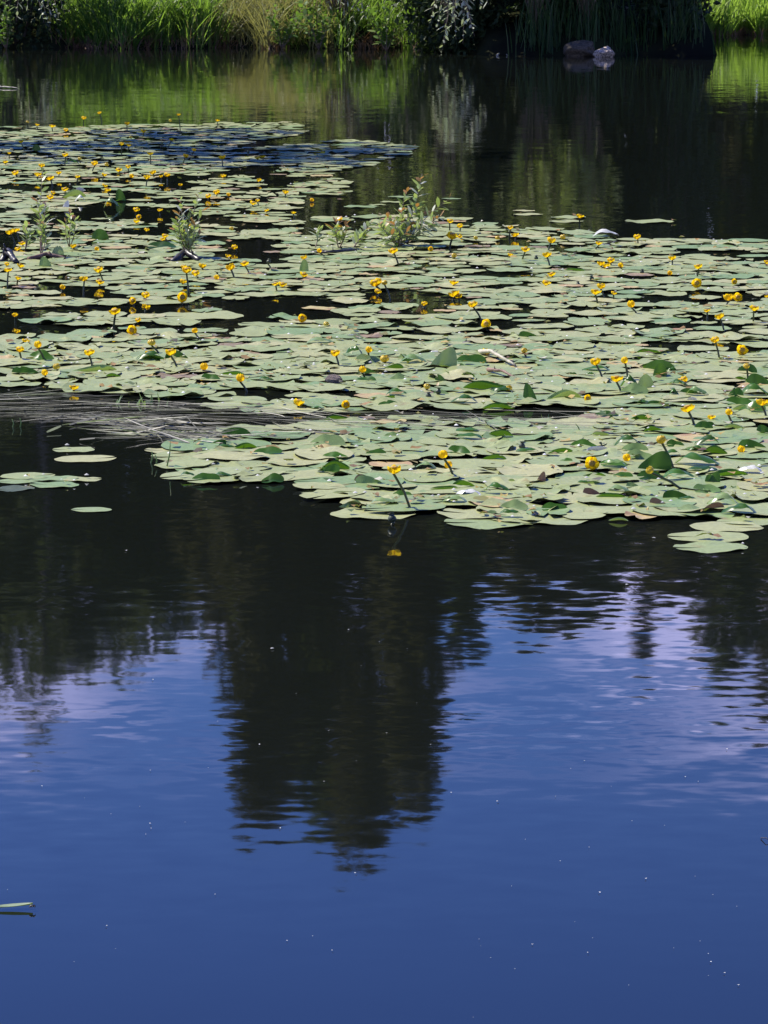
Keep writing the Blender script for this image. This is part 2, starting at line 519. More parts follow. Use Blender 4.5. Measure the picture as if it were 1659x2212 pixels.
tag(link('water', b.mesh('water', M['water'])), kind='structure')

# ------------------------------------------------------------------ foliage builders
def leaf_quads(mb, P, L, W, dirs=None, mi=0, droop=0.0, fold=0.25):
    """P (n,3) leaf bases; each leaf a pointed, folded four-vertex blade of length L and width W along dirs"""
    n = len(P)
    if dirs is None:
        dirs = nr.normal(size=(n, 3))
    dirs = dirs / np.linalg.norm(dirs, axis=1, keepdims=True)
    rv = nr.normal(size=(n, 3))
    side = np.cross(dirs, rv)
    side /= np.linalg.norm(side, axis=1, keepdims=True) + 1e-9
    nor = np.cross(side, dirs)
    L = np.broadcast_to(np.asarray(L, float).reshape(-1, 1), (n, 1))
    W = np.broadcast_to(np.asarray(W, float).reshape(-1, 1), (n, 1))
    mid = P + dirs * L * 0.45
    v0 = P
    v1 = mid + side * W * 0.5 + nor * W * fold
    v2 = P + dirs * L - np.array([0, 0, 1.0]) * L * droop
    v3 = mid - side * W * 0.5 + nor * W * fold
    V = np.stack([v0, v1, v2, v3], 1).reshape(-1, 3)
    F = np.arange(n * 4).reshape(-1, 4)
    mb.add(V, F.tolist(), mi)


def blades(mb, n, pos, h, width, lean=0.25, droop=0.5, segs=4, mi=0):
    """n grass blades: pos() gives a root, h() a length"""
    for _ in range(n):
        x, y, z = pos()
        L = h()
        az = rng.uniform(0, 2 * math.pi)
        dx, dy = math.cos(az), math.sin(az)
        le = abs(rng.gauss(0, lean))
        dr = rng.uniform(0.1, 1) * droop
        fx, fy = math.cos(az + math.pi / 2 + rng.uniform(-1, 1)), math.sin(az + math.pi / 2 + rng.uniform(-1, 1))
        wd = width * rng.uniform(0.7, 1.4)
        vs, fs = [], []
        for k in range(segs + 1):
            q = k / segs
            hor = L * (le * q + dr * q * q * 0.7)
            ver = L * (q - dr * 0.55 * q ** 3)
            ww = wd * (1 - q ** 2.2) * 0.5 + 0.0006
            cx, cy, cz = x + dx * hor, y + dy * hor, z + ver
            vs += [(cx - fx * ww, cy - fy * ww, cz), (cx + fx * ww, cy + fy * ww, cz)]
            if k:
                o = 2 * k
                fs.append((o - 2, o - 1, o + 1, o))
        mb.add(vs, fs, mi)


def make_tree(name, label, x, y, H, hw, seed, leafmat='crown', barkmat='bark', low=0.12, density=1.0, leafsize=0.16, cat='tree', group='trees on the far bank', lean=0.0, shape='oval', leaf_n=None):
    r = random.Random(seed)
    g = np.random.default_rng(seed)
    z0 = float(ground_z(np.array(x), np.array(y)))
    root = empty(name, (x, y, z0 - 0.05))
    tag(root, label, cat, group)
    H = H - z0
    tb = MB()
    pts = [(lean * H * (k / 7) ** 1.3 + 0.08 * math.sin(k * 1.7 + seed), 0.06 * math.cos(k * 1.3 + seed), H * 0.93 * k / 7) for k in range(8)]
    pts[0] = (0, 0, 0)
    r0 = 0.011 * H + 0.03
    tb.tube(pts, [r0 * (1 - 0.85 * k / 7) * (1.35 if k == 0 else 1) for k in range(8)], 8)

    def axis(q):
        k = min(q / 0.93 * 7, 6.999)
        i = int(k)
        a, c = Vector(pts[i]), Vector(pts[i + 1])
        return a.lerp(c, k - i)

    # clumps on limbs
    clumps = []
    nl = int(26 * max(0.6, H / 12) * density) + 6
    for k in range(nl):
        q = low + (1 - low) * (k + r.uniform(0, 0.9)) / nl
        if shape == 'oval':
            prof = math.sin(math.pi * min(1, (q - low) / (1 - low) * 0.86 + 0.14)) ** 0.55
        elif shape == 'cone':
            prof = (1 - (q - low) / (1 - low)) ** 0.8 + 0.06
        else:
            prof = (0.72 + 0.28 * math.sin(math.pi * (q - low) / (1 - low))) * (1 if q < 0.88 else max(0.1, (1.03 - q) / 0.15) ** 0.5)
        az = k * 2.4 + r.uniform(-0.6, 0.6)
        rr = hw * prof * r.uniform(0.45, 1.0)
        c = axis(min(q, 0.92))
        e = Vector((c.x + math.cos(az) * rr, c.y + math.sin(az) * rr, q * H + r.uniform(-0.1, 0.15) * hw))
        st = axis(max(0.02, min(q, 0.92) - 0.09))
        tb.tube([st, st.lerp(e, 0.5) + Vector((0, 0, 0.08 * hw)), e], [r0 * 0.3 * (1.05 - q), r0 * 0.2 * (1.05 - q), 0.008], 5)
        clumps.append((e, hw * r.uniform(0.26, 0.46) * (0.55 + 0.45 * prof)))
        if rr > 0.3 * hw:
            clumps.append((c.lerp(e, 0.5), hw * r.uniform(0.22, 0.36)))
    link('trunk', tb.mesh('trunk', M[barkmat]), root)
    nleaf = leaf_n or int(5200 * density)
    wts = np.array([cr_ ** 2 for _, cr_ in clumps])
    idx = g.choice(len(clumps), size=nleaf, p=wts / wts.sum())
    cen = np.array([tuple(c_) for c_, _ in clumps])[idx]
    rad = np.array([cr_ for _, cr_ in clumps])[idx]
    dv = g.normal(size=(nleaf, 3))
    dv /= np.linalg.norm(dv, axis=1, keepdims=True)
    P = cen + dv * (rad * g.uniform(0.25, 1, nleaf) ** 0.6)[:, None] * np.array([1, 1, 0.85])
    cb = MB()
    L = leafsize * g.uniform(0.6, 1.5, nleaf)
    leaf_quads(cb, P, L, L * 0.75, dv * 0.6 + g.normal(size=(nleaf, 3)) * 0.6 + np.array([0, 0, -0.25]))
    link('crown', cb.mesh('crown', M[leafmat], smooth=False), root)
    return root


def tree_uv(name, label, u, vtop, y, hwpx, seed, **kw):
    hw = hwpx / FOC * y
    return make_tree(name, label, x_at(u, y), y, top_h(vtop, y), hw, seed, **kw)


# ------------------------------------------------------------------ trees: their mirror image fills the pond
tree_uv('alder_tree', 'tall slim alder whose dark crown is mirrored beside the tallest crowns', 560, 1795, 60.0, 104, 3, leafmat='crown_brown', density=2.8, shape='col')
tree_uv('alder_tree', 'broad tall alder between the slim one and the tallest one', 672, 1800, 61.5, 120, 9, leafmat='crown', density=3.2, shape='col')
tree_uv('alder_tree', 'tallest dark alder behind the yellowish bank grass, mirrored mid-pond', 795, 1850, 60.6, 130, 4, leafmat='crown_brown', density=2.8, shape='col')
tree_uv('alder_tree', 'dark alder standing close behind the overhanging willow shrub', 898, 1765, 57.2, 88, 5, leafmat='crown_brown', density=2.2, shape='col')
tree_uv('birch_tree', 'thin airy birch mirrored faintly at the pond margin', 85, 1620, 63.0, 105, 6, density=0.9, barkmat='bark', leafsize=0.10, shape='oval', leaf_n=3800)
lt = [(-190, 1500, 68, 210), (-40, 1480, 64.5, 165), (100, 1470, 65.5, 150), (215, 1440, 66.5, 140), (330, 1400, 65, 140), (440, 1385, 66, 120)]
lw = ['bushy alder at the outer end of the sunlit wood', 'round dark alder behind the shaded shrub', 'broad green alder beside the thin birch', 'green alder between two broader alders in the wood', 'broad alder behind the bright green sedge', 'lower alder next to the tall slim alder']
for k, ((u, vt, yy, hp), lb) in enumerate(zip(lt, lw)):
    tree_uv('alder_tree', lb, u, vt, yy, hp, 20 + k, density=1.7, shape='col', low=0.03, leafsize=0.18)
rt = [(1000, 1450, 56.4, 55), (1165, 1345, 57.6, 110), (1290, 1340, 58.2, 110), (1480, 1350, 72, 130), (1590, 1480, 73.5, 100), (1700, 1520, 75, 120), (1830, 1560, 76, 150)]
rw = ['narrow alder right beside the tall central alders', 'alder with a ragged crown behind the reddish stems', 'alder of middling height behind the two bank stones', 'alder behind the dark vertical shrub', 'alder above the far sunlit reeds', 'taller alder above the far sunlit reeds', 'outermost alder beyond the far sunlit reeds']
for k, ((u, vt, yy, hp), lb) in enumerate(zip(rt, rw)):
    tree_uv('alder_tree', lb, u, vt, yy, hp, 40 + k, leafmat='crown_brown' if k % 2 else 'crown', density=1.7, shape='col', low=0.03, leafsize=0.18)
tree_uv('spruce_tree', 'slim pointed spruce rising between the alders', 1393, 1470, 59.6, 40, 60, leafmat='crown_brown', density=0.55, shape='cone', low=0.1)
for u, vt, yy, hp, lb in [(480, 1370, 63.5, 95, 'low alder beside the tall slim alder'), (1080, 1330, 62.5, 80, 'low alder in the gap beside the central alders')]:
    tree_uv('alder_tree', lb, u, vt, yy, hp, 70 + u % 7, leafmat='crown_brown', density=1.6, shape='col', low=0.02, leafsize=0.18)
for u, vt, yy, hp, lb in [(1420, 760, 60.5, 120, 'squat hazel behind the dark vertical shrub'), (655, 900, 62.5, 120, 'squat hazel between the grass and the tall alders')]:
    tree_uv('hazel_tree', lb, u, vt, yy, hp, 120 + u % 7, leafmat='crown', density=1.0, shape='col', low=0.0, leafsize=0.2, leaf_n=4500)
# second row, lower, closes the wood
for k in range(14):
    u = -330 + k * 175 + rng.uniform(-30, 30)
    tree_uv('hazel_tree', 'low bushy hazel filling the wood behind the alders', u, rng.uniform(1240, 1330), 78 + rng.uniform(0, 3), 190, 80 + k, leafmat='crown_brown', density=1.3, shape='col', low=0.0, leafsize=0.24, group='understorey hazels of the far wood')
# a tree on the near left bank, out of the frame: its shadow crosses the far pads
make_tree('alder_tree', 'alder on the side bank, its shade falling across the back pads', -8.3, 34.9, 10.6, 2.3, 99, low=0.62, density=0.38, leafsize=0.2, lean=0.08)

# ------------------------------------------------------------------ far bank: shrubs, grass, stones
def shrub(name, label, u0, u1, yfront, H, seed, leafmat='shrub', n=2600, leaf=0.09, depth=1.0, cat='shrub', wl=0.55, barkm='bark'):
    g = np.random.default_rng(seed)
    r = random.Random(seed)
    xa, xb = x_at(u0, yfront), x_at(u1, yfront)
    cx, hwx = (xa + xb) / 2, (xb - xa) / 2
    cy = yfront + depth * 0.55
    z0 = max(0.0, float(ground_z(np.array(cx), np.array(cy)))) - 0.03
    root = empty(name, (cx, cy, z0))
    tag(root, label, cat)
    sb, fb = MB(), MB()
    ends = []
    for k in range(16):
        az = r.uniform(0, 6.28)
        e = Vector((math.cos(az) * hwx * r.uniform(0.3, 0.95), math.sin(az) * depth * 0.5 * r.uniform(0.3, 1), H * r.uniform(0.35, 0.98)))
        s0 = Vector((e.x * 0.25, e.y * 0.25, 0))
        sb.tube([s0, s0.lerp(e, 0.55) + Vector((0, 0, 0.15 * H)), e], [0.02, 0.014, 0.004], 5)
        ends.append(e)
    u_ = g.uniform(0, 1, (n, 4))
    th = u_[:, 0] * 2 * np.pi
    rr = np.sqrt(u_[:, 1])
    zz = u_[:, 2]
    wid = 0.75 + 0.25 * np.sin(zz * np.pi)
    lump = 1 + 0.18 * np.sin(th * 5 + zz * 9 + seed) + 0.12 * np.sin(th * 11 - zz * 17)
    P = np.stack([np.cos(th) * rr * hwx * wid * lump, np.sin(th) * rr * depth * 0.55 * wid * lump, zz * H * (0.9 + 0.1 * lump)], 1)
    L = leaf * g.uniform(0.6, 1.5, n)
    leaf_quads(fb, P, L, L * wl, g.normal(size=(n, 3)) + np.array([0, 0, -0.3]))
    link('stems', sb.mesh('stems', M[barkm]), root)
    link('foliage', fb.mesh('foliage', M[leafmat], smooth=False), root)
    return root


shrub('alder_shrub', 'dark shaded shrub leaning over the water beside the green sedge', -120, 158, 55.9, 2.6, 5, n=4200, leaf=0.10, depth=1.6)
shrub('alder_shrub', 'tall dense shrub with a sharp dark edge against the sunlit reeds', 1360, 1548, 53.6, 4.2, 6, n=6500, leaf=0.11, depth=1.6)
shrub('alder_shrub', 'dark shrub filling the shade behind the two stones', 1080, 1390, 54.1, 3.6, 7, n=8500, leaf=0.11, depth=1.5)
shrub('alder_shrub', 'dark shrub added as shade behind the white-leaved willow', 865, 1110, 53.75, 3.0, 8, n=8000, leaf=0.11, depth=1.6)  # added dark foliage, stands for the black shade on the bank


def bank_grass(name, label_mat, u0, u1, n, hmin, hmax, width, depth, droop, lean, dfront=0.05, y_of=None, segs=4):
    gb = MB()

    ncl = max(6, n // 34)
    for _ in range(ncl):
        u = rng.uniform(u0, u1)
        cx_ = x_at(u, 56)
        cy_ = float(shore(np.array(cx_))) + dfront + depth * rng.random() ** 1.3
        cx_ = x_at(u, cy_)
        sc_, dens = rng.uniform(0.6, 1.25), rng.choice([0.4, 0.8, 1.0, 1.4])
        sd = rng.uniform(0.06, 0.2)

        def pos():
            x, y = cx_ + rng.gauss(0, sd), cy_ + rng.gauss(0, sd * 0.8)
            y = max(y, float(shore(np.array(x))) + dfront - 0.08)
            return x, y, max(0.0, float(ground_z(np.array(x), np.array(y)))) - 0.02
        blades(gb, int(n / ncl * dens * 1.1), pos, lambda: rng.uniform(hmin, hmax) * sc_, width * rng.uniform(0.75, 1.3), lean * rng.uniform(0.6, 1.7), droop * rng.uniform(0.6, 1.4), segs)
    o = link(name, gb.mesh(name, M[label_mat]))
    return tag(o, kind='stuff')


tag(bank_grass('sedge_grass', 'grass', 150, 480, 4200, 0.35, 0.9, 0.018, 2.6, 0.6, 0.3), 'bright green sedge growing along the sunlit far bank', 'grass')
tag(bank_grass('dry_grass', 'grass_dry', 440, 720, 3000, 0.4, 0.95, 0.014, 2.2, 1.0, 0.35), 'yellowish drooping grass between the sedge and the willow', 'grass')
tag(bank_grass('mixed_grass', 'grass', 640, 960, 2000, 0.3, 0.8, 0.016, 2.0, 0.8, 0.35), 'half shaded green grass under the willow branches', 'grass')
tag(bank_grass('shaded_reeds', 'grass_shaded', 1060, 1556, 420, 0.4, 1.1, 0.016, 0.8, 0.3, 0.16, dfront=0.05), 'dark reeds growing in the shade along the far bank', 'reeds')
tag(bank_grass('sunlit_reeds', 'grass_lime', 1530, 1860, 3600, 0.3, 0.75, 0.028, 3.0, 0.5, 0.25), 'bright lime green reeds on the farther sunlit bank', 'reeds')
tag(bank_grass('meadow_grass', 'grass', -300, 1000, 6000, 0.4, 1.0, 0.03, 6.0, 0.6, 0.3, dfront=2.2, segs=3), 'green meadow grass on the bank behind the waterside sedge', 'grass')
tag(bank_grass('dead_reed_fringe', 'straw', 150, 960, 900, 0.12, 0.32, 0.014, 0.25, 0.9, 0.7, dfront=-0.06, segs=3), 'brown dead blades fringing the waterline of the far bank', 'dead grass')
tag(bank_grass('dead_reed_stubble', 'straw', 1545, 1860, 300, 0.12, 0.3, 0.014, 0.25, 0.9, 0.6, dfront=-0.06, segs=3), 'brown dead blades under the farther sunlit reeds', 'dead grass')


def reed_tuft(u, v, px_h, n, label, m='reed_green', spread=0.06, width=0.012, lean=0.18, cat='reeds', droop=0.4):
    P = at(u, v)
    k = ppm(v)
    gb = MB()
    H = px_h / k
    blades(gb, n, lambda: (rng.gauss(0, spread), rng.gauss(0, spread), -0.03), lambda: H * rng.uniform(0.55, 1.05), width, lean, droop)
    o = link('reed_tuft', gb.mesh('reed_tuft', M[m]))
    o.location = P
    return tag(o, label, cat)


reed_tuft(1353, 116, 62, 16, 'small bright reed tuft beside the pale stone on the far bank', m='grass', width=0.016)
reed_tuft(1268 - 105, 112, 70, 14, 'thin reed tuft standing before the reddish stems', m='grass_shaded', width=0.018)
reed_tuft(450, 100, 90, 14, 'dense upright reed tuft where the green sedge ends', m='grass', width=0.022)


def rock(name, label, u, v, wpx, hpx, m, seed, sink=0.25, cat='stone', flat=True):
    P = at(u, v)
    k = ppm(v)
    g = np.random.default_rng(seed)
    import bmesh
    bm = bmesh.new()
    bmesh.ops.create_icosphere(bm, subdivisions=4, radius=1)
    dirs = g.normal(size=(16, 3))
    dirs /= np.linalg.norm(dirs, axis=1, keepdims=True)
    off = g.uniform(0.52, 0.95, 16)
    for q in bm.verts:                      # chiselled by random planes
        c = np.array(q.co)
        for d_, o_ in zip(dirs, off):
            e = c @ d_ - o_
            if e > 0:
                c = c - d_ * e * 0.9
        c = c * (1 + 0.03 * math.sin(c[0] * 9 + seed) * math.sin(c[1] * 8) + 0.03 * math.sin(c[2] * 14 + c[0] * 6))
        q.co = c
    me = bpy.data.meshes.new(name)
    bm.to_mesh(me)
    bm.free()
    me.materials.append(M[m])
    me.polygons.foreach_set('use_smooth', np.zeros(len(me.polygons), bool))
    o = link(name, me)
    wm, hm = wpx / k, hpx / k
    o.scale = (wm / 2 * 1.1, wm / 2 * 0.9, hm / (1.75 - sink) * 1.05)
    o.location = (P.x, P.y + wm * 0.35, hm * (0.45 - sink * 0.5))
    o.rotation_euler = (0, 0, g.uniform(0, 6))
    return tag(o, label, cat)


rock('boulder', 'dark purplish boulder at the water edge of the far bank', 1255, 122, 80, 40, 'stone_dark', 3)
rock('stone', 'pale warm-toned stone beside the dark boulder', 1307, 124, 52, 24, 'stone_pale', 8)
rock('stone', 'small brown stone lying among the lily pads', 718, 829, 42, 18, 'stone_brown', 5)


# ------------------------------------------------------------------ willows
def willow(name, label, base, stems, cat='willow', leafm=None, q0=0.22, splay=0.8, leafL=0.065, leafW=0.013, per=26, tips=True, stemr=0.004, tipfrac=0.1, bark='twig', hang=0.0, seed=1):
    """base: world point; stems: list of (end offset Vector, bend)"""
    g = random.Random(seed)
    root = empty(name, base)
    tag(root, label, cat)
    sb, fb = MB(), MB()
    for e, bend in stems:
        e = Vector(e)
        bnd = Vector((g.uniform(-1, 1), g.uniform(-1, 1), 0)) * bend
        pts = []
        for k in range(7):
            q = k / 6
            pts.append(e * q + bnd * math.sin(q * math.pi) + Vector((0, 0, hang * q * (1 - q) * 4)))
        sb.tube(pts, [stemr * (1 - 0.75 * k / 6) for k in range(7)], 5)
        nleaf = per
        for j in range(nleaf):
            q = q0 + (1 - q0) * j / nleaf
            kk = min(q * 6, 5.999)
            pnt = pts[int(kk)].lerp(pts[int(kk) + 1], kk - int(kk))
            t = (pts[int(kk) + 1] - pts[int(kk)]).normalized()
            az = j * 2.4 + g.uniform(-0.5, 0.5)
            side = t.orthogonal().normalized()
            side.rotate(Matrix.Rotation(az, 3, t))
            d = (t * 0.75 + side * splay).normalized()
            L = leafL * g.uniform(0.6, 1.25) * (1.0 if q < 0.85 else 0.7)
            wv = leafW * g.uniform(0.8, 1.3)
            nrm = d.cross(Vector((g.uniform(-.5, .5), g.uniform(-.5, .5), 1))).normalized()
            vs, fs = [], []
            for s in range(5):
                qq = s / 4
                ww = wv * math.sin(math.pi * min(1, qq * 0.92 + 0.06)) ** 0.8 * 0.5
                c = pnt + d * L * qq - Vector((0, 0, 1)) * L * 0.18 * qq * qq
                vs += [tuple(c - nrm * ww), tuple(c + nrm * ww)]
                if s:
                    fs.append((2 * s - 2, 2 * s - 1, 2 * s + 1, 2 * s))
            fb.add(vs, fs, 1 if (tips and q > 0.93 - tipfrac * 0.5 and g.random() < 0.7) else 0)
    link('stem', sb.mesh('stem', M[bark]), root)
    link('foliage', fb.mesh('foliage', [M[leafm or ('willow_leaf' if cat == 'willow' else 'willow_bank')], M['willow_tip']], smooth=False), root)
    return root


def sprig(label, ub, vb, tips_uv, per=20, seed=1, dep=0.12, **kw):
    P = at(ub, vb)
    st = []
    g = random.Random(seed)
    for (u, v) in tips_uv:
        q = at_y(u, v, P.y + g.uniform(-dep, dep))
        st.append((q - P, 0.02))
    k = ppm(vb)
    kw.setdefault('leafL', 27 / k)
    kw.setdefault('leafW', 7.5 / k)
    return willow('willow_sprig', label, P, st, per=per, seed=seed, **kw)


sprig('largest willow sprig with silvery leaves rising from the lily pads', 861, 533, [(912, 375), (882, 405), (975, 425), (955, 465), (835, 465), (820, 490), (870, 450), (938, 480), (905, 440), (925, 455)], per=22, seed=2, tipfrac=0.1, splay=1.0)
sprig('lower willow sprig at the foot of the largest sprig', 862, 534, [(818, 478), (832, 488), (850, 478), (872, 470), (895, 480), (880, 500), (845, 505)], per=14, seed=3, tipfrac=0.2)
sprig('small willow sprig with reddish tips on the dark sunken log', 732, 538, [(728, 470), (748, 480), (740, 495), (722, 490)], per=14, seed=4, tipfrac=0.4)
sprig('slanting pale willow sprig beside the dark sunken log', 762, 537, [(803, 478), (790, 492), (782, 505)], per=12, seed=5, tipfrac=0.3)
sprig('single thin willow shoot at the end of the sunken log', 680, 538, [(683, 494)], per=12, seed=6)
sprig('bushy willow sprig growing out of the hollow stump', 405, 556, [(391, 425), (432, 412), (440, 450), (380, 468), (375, 490), (410, 470), (425, 480), (398, 500), (436, 500), (388, 455), (415, 450)], per=16, seed=7)
sprig('tallest thin willow shoot with a reddish stem beside the brown log', 88, 555, [(93, 362), (100, 440), (80, 430), (95, 480)], per=20, seed=8, bark='twig_red', dep=0.05)
sprig('short willow shoot right of the tall reddish shoot', 150, 535, [(153, 455), (160, 470), (143, 475)], per=12, seed=9)
sprig('short willow shoot left of the tall reddish shoot', 55, 540, [(58, 480), (50, 495), (66, 500)], per=9, seed=10)
# willow hanging over the far waterline
yb = 52.2
hb = Vector((x_at(985, yb), yb + 0.5, 1.15))
st = []
g_ = random.Random(5)
for (u, v) in [(960, 96), (945, 60), (985, 85), (1000, 30), (1020, 62), (930, 50), (965, 20), (1040, 20), (955, 108), (980, 48), (1000, 95), (1055, 10), (940, 15), (1025, 78), (975, 64)]:
    q = at_y(u, v, yb + g_.uniform(-0.35, 0.15))
    st.append((q - hb, 0.06))
willow('willow_shrub', 'willow branches with bright white leaves hanging over the far waterline', hb, st, cat='shrub', per=20, leafL=0.12, leafW=0.034, stemr=0.010, tips=False, seed=12, hang=0.22, splay=1.5)
yb = 55.8
hb = Vector((x_at(760, yb), yb + 0.7, 1.4))
st = []
for (u, v) in [(710, 22), (735, 35), (750, 12), (728, 8), (770, 25), (790, 45), (765, 55), (745, 62)]:
    q = at_y(u, v, yb + g_.uniform(-0.4, 0.1))
    st.append((q - hb, 0.06))
willow('willow_shrub', 'smaller willow branch with pale leaves above the yellowish grass', hb, st, cat='shrub', per=18, leafL=0.10, leafW=0.028, stemr=0.008, tips=False, seed=13, hang=0.2, splay=1.5)
yb = 54.9
hb = Vector((x_at(70, yb), yb + 0.5, 1.2))
st = []
for (u, v) in [(95, 50), (110, 42), (125, 38), (140, 30), (105, 58), (125, 52), (60, 30), (35, 45)]:
    q = at_y(u, v, yb + g_.uniform(-0.4, 0.0))
    st.append((q - hb, 0.06))
willow('willow_shrub', 'sunlit pale sprig of willow in front of the dark shaded shrub', hb, st, cat='shrub', per=16, leafL=0.11, leafW=0.035, stemr=0.008, tips=False, seed=14, hang=0.2, splay=1.5)
for k, (ua_, ub_, lo_, hi_, lb) in enumerate([(580, 880, 1.6, 3.6, 'grey-leaved willow bough arching above the half shaded grass'), (1060, 1260, 1.8, 3.9, 'grey-leaved willow bough arching above the reddish stems'), (880, 1060, 2.2, 4.2, 'upper grey-leaved bough above the white-leaved willow'), (1200, 1345, 2.0, 3.9, 'grey-leaved willow bough arching above the two bank stones')]):
    yb = 55.6 if k == 0 else 53.0
    hb = Vector((x_at((ua_ + ub_) / 2, yb), yb + 1.2, 0.25))
    st = []
    for j in range(46):
        u = g_.uniform(ua_, ub_)
        st.append((Vector((x_at(u, yb), yb + g_.uniform(-0.5, 0.9), g_.uniform(lo_ * 0.7, hi_))) - hb, 0.12))
    willow('willow_shrub', lb, hb, st, cat='shrub', per=34, leafL=0.12, leafW=0.035, stemr=0.012, tips=False, seed=30 + k, hang=0.25, q0=0.5, splay=1.2, leafm='bough_leaf')
for k, (u0, v0, u1, v1, lb) in enumerate([(1118, 108, 1128, -30, 'thicker reddish sapling stem in the shade of the far bank'), (1108, 108, 1122, -30, 'thinner reddish sapling stem in the shade of the far bank')]):
    q0 = at(u0, v0)
    q1 = at_y(u1, v1, q0.y + 0.2)
    sb = MB()
    pts = [q0.lerp(q1, i / 8) - q0 + Vector((0.03 * math.sin(i * 1.1 + k), 0, 0)) for i in range(9)]
    pts += [pts[-1] + Vector((0.05, 0.1, 0.7))]
    sb.tube(pts, [0.035 - 0.012 * k - 0.0022 * i for i in range(10)], 7)
    o = link('sapling', sb.mesh('sapling', M['twig_red']))
    o.location = q0 - Vector((0, 0, 0.03))
    tag(o, lb, 'sapling')


for k, (u, yy, H, lb) in enumerate([(20, 55.6, 0.8, 'leafy weed at the outer edge of the shaded shrub'), (235, 56.4, 0.9, 'broad-leaved weed standing in the bright green sedge'), (395, 56.6, 0.8, 'second leafy weed in the green sedge before the upright reed tuft'),
                                    (610, 56.0, 0.75, 'leafy weed amid the yellowish drooping grass'), (690, 55.6, 0.9, 'leafy weed where the yellowish grass meets the green'), (835, 54.6, 0.85, 'leafy weed next to the white-leaved willow')]):
    x = x_at(u, yy)
    z = max(0.0, float(ground_z(np.array(x), np.array(yy))))
    st = [(Vector((rng.uniform(-0.35, 0.35), rng.uniform(-0.3, 0.2), H * rng.uniform(0.55, 1.0))), 0.05) for _ in range(9)]
    willow('leafy_weed', lb, Vector((x, yy, z)), st, cat='weed', per=16, leafL=0.13, leafW=0.05, stemr=0.006, tips=False, seed=60 + k, q0=0.15, splay=1.1, leafm='weed_leaf')
# ------------------------------------------------------------------ logs and branches in the pads
def log(name, label, pts_uvz, rpx, m, seed=1, taper=0.6, cat='driftwood', knots=2):
    g = random.Random(seed)
    k = ppm(pts_uvz[0][1])
    P = [at(u, v, 0) + Vector((0, 0, z)) for u, v, z in pts_uvz]
    o0 = P[0].copy()
    # resample with wobble
    res = []
    n = 12
    for i in range(n + 1):
        q = i / n * (len(P) - 1)
        j = min(int(q), len(P) - 2)
        res.append(P[j].lerp(P[j + 1], q - j) - o0 + Vector((g.uniform(-1, 1), g.uniform(-1, 1), g.uniform(-.5, .5))) * (rpx / k * 0.18))
    rad = [rpx / k * (1 - taper * i / n) * g.uniform(0.88, 1.1) for i in range(n + 1)]
    lb_ = MB()
    lb_.tube(res, rad, 9)
    for _ in range(knots):
        i = g.randrange(2, n - 1)
        d = Vector((g.uniform(-1, 1), g.uniform(-0.6, 0.3), g.uniform(0.3, 1))).normalized()
        lb_.tube([res[i], res[i] + d * rad[i] * 1.6, res[i] + d * rad[i] * 2.8], [rad[i] * 0.45, rad[i] * 0.3, rad[i] * 0.18], 6)
    o = link(name, lb_.mesh(name, M[m]))
    o.location = o0
    return tag(o, label, cat)


log('fallen_branch', 'pale weathered branch lying across the lily pads', [(1036, 770, 0.02), (1060, 778, 0.04), (1112, 796, 0.015)], 6.0, 'log_pale', 3)
log('fallen_branch', 'short pinkish brown branch end by the curled leaves', [(1055, 808, 0.02), (1085, 816, 0.03), (1118, 824, 0.01)], 4.6, 'log_brown', 4)
log('sunken_log', 'thin black log half sunk under the small willow sprig', [(672, 548, 0.0), (720, 549, 0.015), (770, 544, 0.012)], 5.0, 'log_dark', 5, taper=0.4)
log('sunken_log', 'black branch under the largest willow sprig', [(858, 535, 0.01), (866, 522, 0.05), (885, 497, 0.02), (943, 504, 0.015)], 4.0, 'log_dark', 6, taper=0.3)
log('sunken_log', 'brown log half sunk below the tall reddish willow shoot', [(62, 563, 0.01), (100, 560, 0.03), (142, 561, 0.01)], 5.0, 'log_brown', 7, taper=0.3)
log('stump', 'hollow dark stump with a pale rim under the bushy willow sprig', [(372, 568, 0.0), (400, 562, 0.05), (432, 567, 0.01)], 8.0, 'log_dark', 8, taper=0.2)
log('stump', 'dark knotty root clump by the side of the pads', [(2, 568, 0.0), (18, 565, 0.06), (34, 571, 0.01)], 9.0, 'log_dark', 9, taper=0.2)
log('driftwood_chip', 'small pale bit of driftwood floating off the far bank', [(1074, 121, 0.01), (1084, 118, 0.05), (1096, 121, 0.01)], 2.5, 'log_pale', 10)
log('driftwood_chip', 'thin pale stick floating near the shaded shrub', [(-10, 190, 0.01), (12, 191, 0.02), (40, 192, 0.01)], 2.0, 'log_pale', 11)

